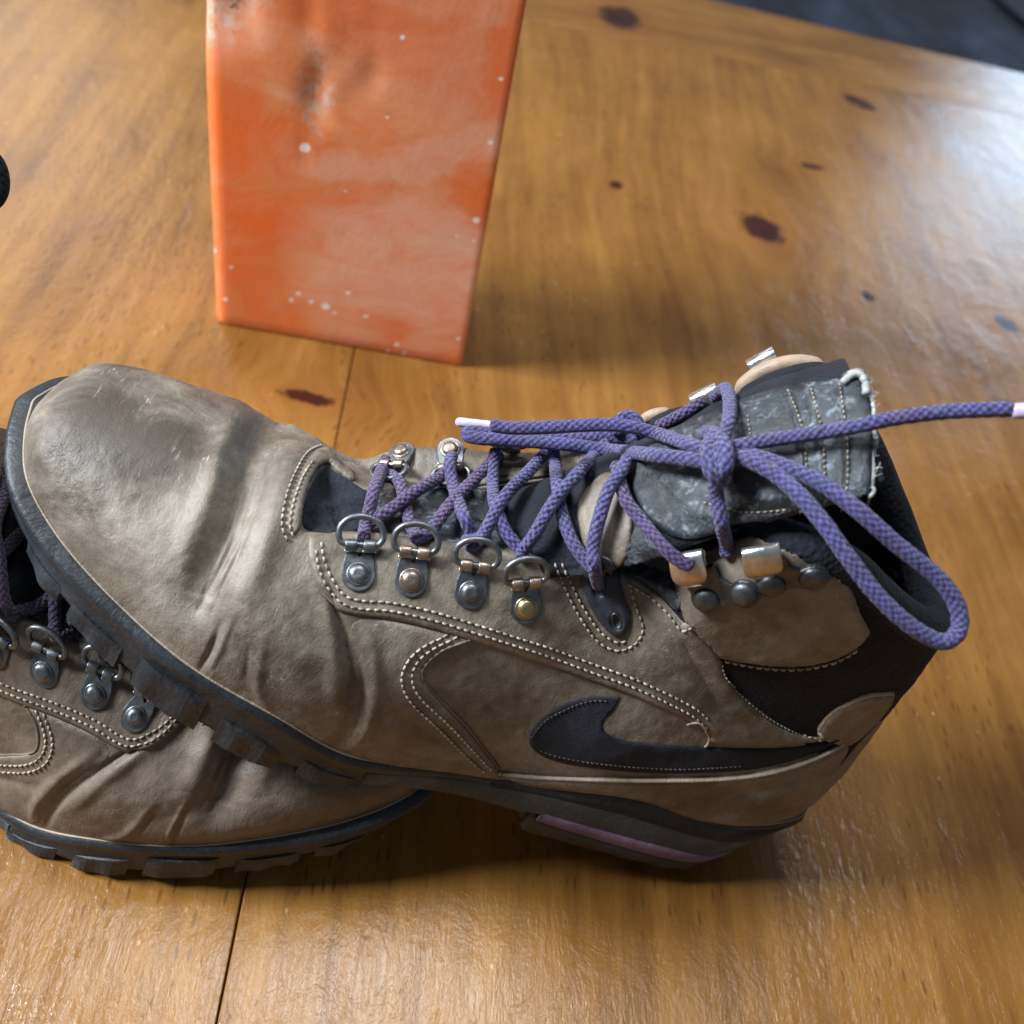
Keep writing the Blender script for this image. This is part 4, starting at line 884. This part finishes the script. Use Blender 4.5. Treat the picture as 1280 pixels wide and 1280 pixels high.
def d_ring(p0, p1, pr, mats, tilt=.3, S=None, sc=1.):
    fr = frame(p0, p1, S or Sx, .02)
    out = arc(0, -.02, .50, 180, 360, 14)+[(.47, .35), (.40, .62), (.40, .80), (.10, .80), (.09, .62), (.0, .52), (-.09, .62), (-.10, .80), (-.40, .80), (-.40, .62), (-.47, .35)]
    c = np.array([0, .1]); V, Fs = [], []
    V, Fs = plate(out, -.12, .06); V[:, :3] *= sc
    e_ = part('eyelet', put(fr, V), Fs, mats[0], smooth=False)
    for sx in (-1, 1):
        ang = np.linspace(-90, 170, 12); path = [(.62, .05), (.75, .055)]+[(.84+.15*math.cos(R(a)), .20+.15*math.sin(R(a))) for a in ang]
        V, Fs = strip(path, .175, .07); V[:, 0] += sx*.27; V *= sc; bevobj(part('tab', put(fr, V), Fs, mats[1], e_))
    V, Fs = dome(0, 0, .30, .20, .05); part('rivet', put(fr, V*sc), Fs, mats[2], e_)
    ring = [(-.28, .86), (-.50, .88), (-.62, .98), (-.66, 1.15), (-.60, 1.40), (-.37, 1.60), (0, 1.68), (.37, 1.60), (.60, 1.40), (.66, 1.15), (.62, .98), (.50, .88), (.28, .86), (0, .86)]
    P = np.array(ring+[ring[0]]); P = smooth_path(P, 5); P3 = np.c_[P, .20+(P[:, 1]-.86)*tilt]
    V, Fs = tube(P3, .10, 12, False); o = part('ring', put(fr, V*sc), Fs, mats[3], e_)
    return fr
g = M['gun']; cp = M['copper']
RINGS = []
for p0, p1, mt in (((448, 718), (450, 684), (g, g, g, g)), ((514, 725), (518, 692), (g, cp, cp, g)), ((588, 740), (593, 704), (g, cp, g, g)), ((657, 759), (655, 717), (g, cp, M['brass'], g))):
    RINGS.append(d_ring(p0, p1, None, mt))
for p0, p1 in (((502, 566), (497, 588)), ((563, 563), (564, 588)), ((634, 564), (633, 588))):
    d_ring(p0, p1, None, (g, cp, cp, g), tilt=.1, sc=.92)
def lace_hook(p0, p1, side=1):
    fr = frame(p0, p1, Sx, .03); mb = []
    out = arc(.58, 0, .46, -100, 90, 12)+[(.30, .38), (.02, .62), (-.05, 1.05), (-1.05, 1.05), (-1.08, .6), (-.98, .3)]+arc(-.58, 0, .46, 150, 280, 12)+[(-.30, -.34), (0, -.26), (.30, -.34)]
    V, Fs = plate(out, -.1, .08, .04); h_ = part('lace_hook', put(fr, V), Fs, 'black_metal', smooth=False)
    for sx in (-.58, .58): V, Fs = dome(sx, 0, .41, .21, .06, False); part('rivet', put(fr, V), Fs, M['black_metal'], h_)
    ang = np.linspace(-90, 90, 10); path = [(.75, .10), (1.0, .11)]+[(1.12+.20*math.cos(R(a)), .31+.20*math.sin(R(a))) for a in ang]+[(1.0, .53), (.8, .56), (.62, .56), (.48, .52), (.38, .46), (.32, .40)]
    wd = np.r_[np.full(2, .46), np.full(10, .52), [.53, .54, .53, .47, .36, .22]]
    V, Fs = strip(path, wd, .075); V[:, 0] -= .66; V[:, 1] += .40; V[:, 2] *= .85; V[:, 0] += (V[:, 1]-.9)*.08
    o = part('hook_tab', put(fr, V), Fs, 'nickel', h_); o.data.materials.append(M['hook_face'])
    mi = [1 if (f.index//4) > 11 else 0 for f in o.data.polygons]; o.data.polygons.foreach_set('material_index', mi); bevobj(o, .0003)
    COLL.append((put(fr, V), [f for f in Fs if len(f) == 4]))
    return fr
lace_hook((907, 745), (897, 700)); lace_hook((990, 725), (980, 682))
def far_hook(pa, pb, y):
    A, B2 = yplane(*pa, y), yplane(*pb, y); ax = B2-A; L_ = np.linalg.norm(ax); ax /= L_; vd = (CL-A); vd /= np.linalg.norm(vd); dn = np.cross(ax, vd); dn /= np.linalg.norm(dn)
    if dn[2] > 0: dn = -dn
    fr = ((A+B2)/2, ax, dn, vd); path = [(.9, -.55), (.5, -.5), (.25, -.35)]+[(.0+.21*math.cos(R(a)), .0+.21*math.sin(R(a))) for a in np.linspace(-60, 200, 14)]
    path = [(-.05+.26*math.cos(R(a)), -.1+.26*math.sin(R(a))) for a in np.linspace(-75, 190, 14)]
    path = [(.95, -.75), (.3, -.5)]+path
    V, Fs = strip(path, L_/2, .07); h_ = part('lace_hook', put(fr, V), Fs, 'nickel'); bevobj(h_, .0003)
    V, Fs = tube(np.array([[-L_/2-.02, -.05, -.1], [L_/2+.02, -.05, -.1]]), .12, 10); part('hook_core', put(fr, V), Fs, 'black_metal', h_)
far_hook((865, 505), (898, 489), -3.3); far_hook((937, 462), (970, 444), -3.9)
# black plastic lace guide under the stitched tab
GP = [(724, 706), (738, 696), (754, 692), (772, 706), (778, 742), (788, 766), (786, 788), (774, 797), (754, 784), (738, 760), (726, 730)]
hole = lambda p, c, r: -.14*np.exp(-(np.hypot(p[:, 0]-c[0], (p[:, 1]-c[1])*.8)/r)**4)
panel('lace_guide', GP, Sx, .20, 'plastic', step=2.0, rnd=.2, relief=lambda p, H: hole(p, (748, 734), 8)+hole(p, (771, 775), 8), collide=True)
for cx_, cy_, rx, ry in ((749, 734, 6.5, 9), (771, 776, 6.5, 9.5)):
    S3 = surf_all(); pts = [hitp(S3, cx_+rx*math.cos(a)+2*math.sin(a), cy_+ry*math.sin(a)) for a in np.linspace(0, 2*np.pi, 25)]
    V, Fs = tube(np.array([p+n_*.02 for p, n_ in pts]), .035, 8, False); part('guide_hole_rim', V, Fs, 'black_metal')

# ---- seams
Sst = surf_all()
thr, hol = MB(), MB()
def stitch(px, period=.235, length=.165, r=.040, mat=thr, dark=True, lift=.0):
    P = smooth_path(np.array(px, float), 8); P = resample(P, 2.0); Q = [hitp(Sst, *p) for p in P]; X = np.array([q[0] for q in Q]); Nn = np.array([q[1] for q in Q])
    d = np.r_[0, np.cumsum(np.minimum(np.linalg.norm(np.diff(X, axis=0), axis=1), .2))]
    for s0 in np.arange(0, d[-1]-period, period):
        L_ = length*rng.uniform(.85, 1.1)
        q = np.array([[np.interp(s0+L_*t_, d, X[:, k_]) for k_ in range(3)] for t_ in (0, .18, .5, .82, 1)])
        nn = Nn[np.searchsorted(d, s0).clip(0, len(Nn)-1)]; q = q+nn[None]*(np.array([-.02, .03, .045, .03, -.02])[:, None]+lift)
        V, Fs = tube(q, r*np.array([.45, .95, 1, .95, .45]), 6); mat.add(V, Fs)
        if dark:
            h0 = np.array([np.interp(s0+period-.035, d, X[:, k_]) for k_ in range(3)])+nn*.006
            V, Fs = dome(0, 0, .034, .012, 0, False); t_ = q[4]-q[0]; t_ /= np.linalg.norm(t_); u_ = np.cross(nn, t_); hol.add(put((h0, t_, u_, nn), V), Fs)
SEAM = [(395, 688), (399, 712), (410, 736), (428, 754), (450, 761), (490, 764), (540, 775), (590, 790), (638, 805), (688, 821), (748, 843), (792, 859), (836, 879), (868, 896), (888, 914)]
stitch(SEAM); stitch([(x+2.5+4*(i < 3), y-10) for i, (x, y) in enumerate(SEAM)])
stitch([(560, 794), (530, 808), (510, 826), (502, 850), (513, 877), (549, 911), (588, 950), (610, 968)]); stitch([(572, 797), (543, 810), (522, 827), (515, 849), (526, 873), (562, 907), (600, 947), (618, 966)])
stitch([(359, 676), (352, 657), (357, 623), (368, 592), (384, 566), (402, 557)]); stitch([(366, 672), (363, 655), (368, 626), (379, 596), (394, 573)])
stitch([(694, 704), (706, 735), (724, 770), (746, 800), (772, 813), (795, 804), (804, 784), (795, 757), (786, 728)]); stitch([(703, 704), (715, 732), (732, 764), (751, 790), (773, 803), (788, 797)], .235)
stitch([(785, 730), (812, 746), (836, 768), (852, 788), (866, 784)], .22)
stitch([(906, 826), (950, 834), (998, 836), (1044, 827), (1078, 808)], .26, .20, .05)
stitch([(901, 826), (906, 846), (930, 872), (962, 898), (1000, 918), (1028, 926)], .2, .14, .03)
stitch([(630, 969), (700, 974), (760, 975), (830, 976), (905, 974), (965, 966), (1020, 949), (1056, 931)], .14, .10, .028, dark=False)
for q in ([(985, 488), (1003, 540), (1007, 600), (998, 650)], [(1012, 482), (1027, 540), (1030, 600)], [(1049, 480), (1057, 540), (1059, 600), (1050, 645)], [(880, 628), (930, 640), (990, 636)], [(935, 520), (938, 545), (936, 560)]): stitch(q, .17, .09, .026)
stitch([(664, 922), (680, 902), (706, 887), (738, 876), (766, 877)], .16, .1, .022, mat=hol, dark=False); stitch([(676, 938), (700, 946), (740, 953), (800, 959), (858, 961), (930, 957)], .16, .1, .022, mat=hol, dark=False)
tag(thr.build('seam_thread', M['thread'], BOOT), kind='stuff'); tag(hol.build('needle_holes', M['thread_dark'], BOOT), kind='stuff')
def cord(name, px, r, mat, S=None, lift=.05, parent=None):
    P = resample(smooth_path(np.array(px, float), 8), 2.); X = np.array([q[0]+q[1]*lift for q in (hitp(S or Sst, *p) for p in P)]); V, Fs = tube(resample(X, .08), r, 8); return part(name, V, Fs, mat, parent)
cord('frayed_edge', [(1060, 470), (1070, 466), (1080, 472), (1086, 499), (1090, 530), (1091, 560), (1090, 600), (1082, 632), (1074, 650)], .055, 'fray', lift=.10)
cord('frayed_edge', [(1056, 482), (1062, 474), (1072, 472), (1078, 482), (1080, 496)], .11, 'fray', lift=.12)
fz = MB()
for q in range(46):
    t_ = rng.uniform(0, 1); px, py = np.interp(t_, [0, .15, .4, .7, 1], [1062, 1080, 1088, 1090, 1080]), np.interp(t_, [0, .15, .4, .7, 1], [470, 474, 520, 580, 638])
    a = hitp(Sst, px, py); p0_ = a[0]+a[1]*.08; dv = np.array([-.3, rng.normal()*.4, rng.normal()*.6+.3]); dv /= np.linalg.norm(dv); L_ = rng.uniform(.10, .30)
    V, Fs = tube(np.array([p0_, p0_+dv*L_*.5+a[1]*.03, p0_+dv*L_+rng.normal(size=3)*.04]), .010, 4); fz.add(V, Fs)
tag(fz.build('frayed_fibres', M['fray'], BOOT), kind='stuff')
cord('loose_thread', [(858, 905), (872, 902), (882, 910), (886, 924), (880, 934)], .045, 'leather_edge')
cord('seam_piping', [(588, 800), (554, 812), (531, 832), (528, 848), (547, 872), (585, 910), (624, 960)], .05, 'leather_dark', lift=.02)
cord('seam_piping', [(1029, 921), (1024, 911), (1032, 899), (1054, 882), (1086, 868), (1115, 867)], .085, 'leather_edge', lift=.03)
cord('seam_piping', [(624, 967), (670, 972), (746, 975), (823, 976), (905, 974), (965, 966), (1018, 949), (1056, 930)], .075, 'leather_edge', lift=.0)


# ---- laces
Sl = surf_all()
def lace(name, pts, r=.205, mat='lace', keep=True, sides=16, ends=True):
    P2 = np.array([(a, b2) for a, b2, _ in pts], float); known = []
    for a, b2, l in pts:
        if l is None: known.append(None); continue
        if isinstance(l, tuple): known.append(l[0]); continue      # given distance along the ray
        h = Sl.hit(a, b2)
        if h is None: known.append(None); continue
        q = h[0]+h[1]*0; known.append(np.linalg.norm(q-CL)-l)
    if all(k_ is None for k_ in known): known = [np.linalg.norm(hitp(Sl, a, b2)[0]-CL)-l for a, b2, l in pts]
    ks_ = [i for i, k_ in enumerate(known) if k_ is not None]; dist = np.interp(np.arange(len(pts)), ks_, [known[i] for i in ks_])
    X = np.array([CL+ray(*P2[i])*dist[i] for i in range(len(pts))]); X = resample(smooth_path(X, 14), .055)
    u = np.arange(len(X))*.055; a = np.arange(sides+1)/sides; T, Nn, Bn = frames(X)
    rad = r*(1+.05*np.sin(2*np.pi*u[:, None]*2.7)*np.sin(2*np.pi*a[None]*4)+.03*nfB(X, 3.)[:, None])
    if ends: rad *= np.clip(np.minimum(u, u[-1]-u)/.12+.35, 0, 1)[:, None]**.6
    V = X[:, None]+rad[..., None]*(np.cos(2*np.pi*a)[None, :, None]*Nn[:, None]+np.sin(2*np.pi*a)[None, :, None]*Bn[:, None])
    uv = np.stack(np.broadcast_arrays(u[:, None], a[None]), -1).reshape(-1, 2); n_ = sides+1
    Fs = grid_faces(len(X), n_, flip=True)+[tuple(range(sides)), tuple((len(X)-1)*n_+j for j in range(sides-1, -1, -1))]
    o = part(name, V.reshape(-1, 3), Fs, mat, LACE, uv=uv)
    if not keep: o['bow'] = 1
    return o
LACE = None
LACE = lace('shoelace', [(482, 572, .1), (478, 585, .55), (468, 612, .75), (461, 640, .7), (456, 660, .45), (455, 676, .2)], mat='lace_dull')
lace('lace_strand', [(452, 655, .2), (468, 650, .55), (490, 636, .7), (520, 614, .75), (552, 595, .55), (566, 582, .15)], mat='lace_dull')
lace('lace_strand', [(486, 592, .3), (500, 604, .35), (506, 630, .3), (513, 655, .3), (522, 672, .2)], mat='lace_dull')
lace('lace_strand', [(522, 655, .2), (520, 672, .35), (536, 666, .6), (560, 634, .8), (590, 602, .8), (612, 580, .5), (626, 570, .2)], mat='lace_dull')
lace('lace_strand', [(566, 570, .25), (562, 582, .75), (568, 612, 1.05), (580, 645, .95), (590, 668, .45), (594, 682, .2)])
lace('lace_strand', [(582, 674, .2), (590, 682, .45), (604, 668, .7), (630, 622, 1.0), (660, 590, 1.0), (684, 564, .7), (696, 552, .4)])
lace('lace_strand', [(620, 560, .3), (617, 578, .7), (616, 608, .75), (620, 635, .6), (632, 664, .5), (648, 684, .3), (656, 690, .2)])
lace('lace_strand', [(650, 700, .25), (654, 688, .5), (668, 668, .75), (694, 625, 1.0), (722, 592, 1.0), (744, 568, .8), (760, 552, .5)])
lace('lace_strand', [(692, 556, .5), (694, 580, .6), (697, 608, .55), (702, 640, .4), (714, 674, .35), (730, 698, .35), (744, 712, .3)])
lace('lace_strand', [(786, 570, .6), (776, 590, .8), (761, 612, .8), (750, 645, .65), (742, 680, .5), (743, 710, .45), (748, 732, .05)])
lace('lace_strand', [(770, 580, .3), (776, 606, .3), (784, 628, .3), (800, 648, .3), (826, 680, .35), (848, 700, .3), (866, 708, .1)], mat='lace_dull')
lace('lace_strand', [(820, 534, .3), (838, 525, .3), (860, 513, .4), (880, 500, .3)], mat='lace_dull', r=.19)
bw = dict(keep=False)
lace('bow_tail', [(900, 562, .7), (925, 557, .65), (970, 549, .6), (1030, 540, .6), (1080, 531, .75), (1117, 523, None), (1180, 515, None), (1240, 512, None), (1268, 512, (29.2,))], **bw)
lace('bow_loop', [(893, 575, .9), (925, 572, .95), (965, 590, .95), (1000, 620, .95), (1030, 655, (27.5,)), (1058, 694, (27.6,)), (1095, 742, (28.0,)), (1130, 776, (28.5,)), (1160, 796, (29.0,)), (1183, 802, (29.3,)), (1199, 786, (29.5,)), (1196, 756, (29.4,)), (1172, 722, (29.0,)), (1120, 680, (28.3,)), (1076, 641, (27.8,)), (1030, 606, (27.9,)), (985, 585, .60), (940, 570, .5), (900, 566, .5)], r=.225, **bw)
lace('bow_loop', [(900, 580, .6), (860, 574, .75), (810, 568, .8), (767, 563, 1.0), (700, 555, 1.2), (640, 550, 1.1), (600, 548, .9), (584, 544, .7), (592, 540, .6), (640, 546, .55), (700, 550, .5), (760, 545, .5), (800, 550, .4)], r=.22, **bw)
lace('bow_tail', [(612, 531, .8), (640, 535, .95), (690, 534, 1.1), (746, 531, 1.2), (785, 533, 1.2), (824, 543, 1.1), (862, 556, .9), (895, 568, .7)], **bw)
lace('lace_strand', [(770, 545, .8), (772, 528, 1.0), (784, 520, 1.1), (796, 526, 1.1), (800, 545, .7)], **bw)
# the knot: a strand down from the upper hook, wrapped once round, then on to the lower hook
lace('lace_strand', [(893, 497, .6), (906, 486, .75), (912, 500, .85), (911, 525, .85), (904, 548, 1.0), (896, 566, 1.35), (894, 590, 1.2), (896, 620, .7), (902, 655, .5), (908, 680, .45), (907, 697, .25)])
lace('knot', [(880, 548, .5), (884, 541, .8), (896, 545, 1.25), (906, 560, 1.5), (907, 580, 1.45), (898, 592, 1.1), (888, 585, .7)], r=.23, **bw)
lace('knot', [(908, 590, .5), (902, 600, .9), (890, 590, 1.3), (884, 570, 1.35), (888, 552, 1.2), (898, 545, .8)], r=.22, **bw)
def aglet(pts, r): o = lace('aglet', pts, r=r, mat='aglet', **bw); return o
aglet([(570, 527, .8), (585, 529, .9), (612, 532, .95), (640, 536, 1.05)], .165)
aglet([(1262, 513, (29.15,)), (1275, 514, (29.2,)), (1320, 514, (29.5,))], .21)

BM = Matrix(((AX[0][0]*SC, AX[1][0]*SC, AX[2][0]*SC, OR[0]), (AX[0][1]*SC, AX[1][1]*SC, AX[2][1]*SC, OR[1]), (AX[0][2]*SC, AX[1][2]*SC, AX[2][2]*SC, OR[2]), (0, 0, 0, 1)))
BOOT.matrix_world = BM
tag(BOOT, 'brown leather hiking boot with its purple bow in view, toe propped on the other boot', 'boot', 'pair of hiking boots')

# ---- the other boot: its mirror image, flat on the table, slumped and squashed under the first one
B2 = empty('hiking_boot')
A2 = np.array([[0.99966842, 0.01180113, -0.02288631], [0.01229245, -0.99969441, 0.02144727], [0.02262621, 0.02172149, 0.99950799]]); O2 = np.array([-.287, .1825, +.0008])
B2M = Matrix(((A2[0][0]*SC, -A2[1][0]*SC, A2[2][0]*SC, O2[0]), (A2[0][1]*SC, -A2[1][1]*SC, A2[2][1]*SC, O2[1]), (A2[0][2]*SC, -A2[1][2]*SC, A2[2][2]*SC, O2[2]), (0, 0, 0, 1)))
def slump(co):
    x, y, z = co[:, 0]*100, co[:, 1]*100, co[:, 2]*100
    x2 = 21.5+(x-21.5)*np.where(x > 21.5, 1.03, .8846)+.22511*(np.clip(z, -1, 7)-3)-.28*np.clip(z-8, 0, 12)
    return np.stack([x2, -y, z-np.clip(z-9, 0, 10)*.12], 1)/100
def clone(o, parent):
    if o.get('bow'): return
    c = o.copy(); C.objects.link(c); c.parent = parent
    me = o.data.copy(); co = np.empty(len(me.vertices)*3); me.vertices.foreach_get('co', co); co = slump(co.reshape(-1, 3)); me.vertices.foreach_set('co', co.ravel()); me.flip_normals(); me.update(); c.data = me
    for i_, mt in enumerate(me.materials):
        if mt in DK: me.materials[i_] = DK[mt]
    for ch in o.children: clone(ch, c)
DK = {M['leather']: M['leather_dark'], M['lace']: M['lace_dark'], M['lace_dull']: M['lace_dark'], M['copper']: M['gun'], M['brass']: M['gun']}  # darker copies: shade beneath the first boot is put into these colours
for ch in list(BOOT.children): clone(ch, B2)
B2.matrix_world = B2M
tag(B2, 'brown hiking boot, shade painted into its colours, lying half out of view underneath the first boot', 'boot', 'pair of hiking boots')
for o in list(bpy.data.objects):
    if o.get('bow'): del o['bow']
# loop of its dark lace standing up at the left edge
def wpt(px, py, dist): d = fw+(px-640)/F*right-(py-640)/F*up; d /= np.linalg.norm(d); return CAMP+d*dist
inv = np.array(B2M.inverted()); P = np.array([wpt(*p) for p in [(-60, 300, .37), (-30, 262, .37), (-8, 250, .37), (0, 232, .37), (-4, 208, .37), (-20, 192, .37), (-50, 186, .37), (-80, 200, .37)]])
P = (np.c_[P, np.ones(len(P))]@inv.T)[:, :3]*100; P = resample(smooth_path(P, 12), .06); V, Fs = tube(P, .3, 16)
o = part('lace_loop', V, Fs, 'knit', B2)
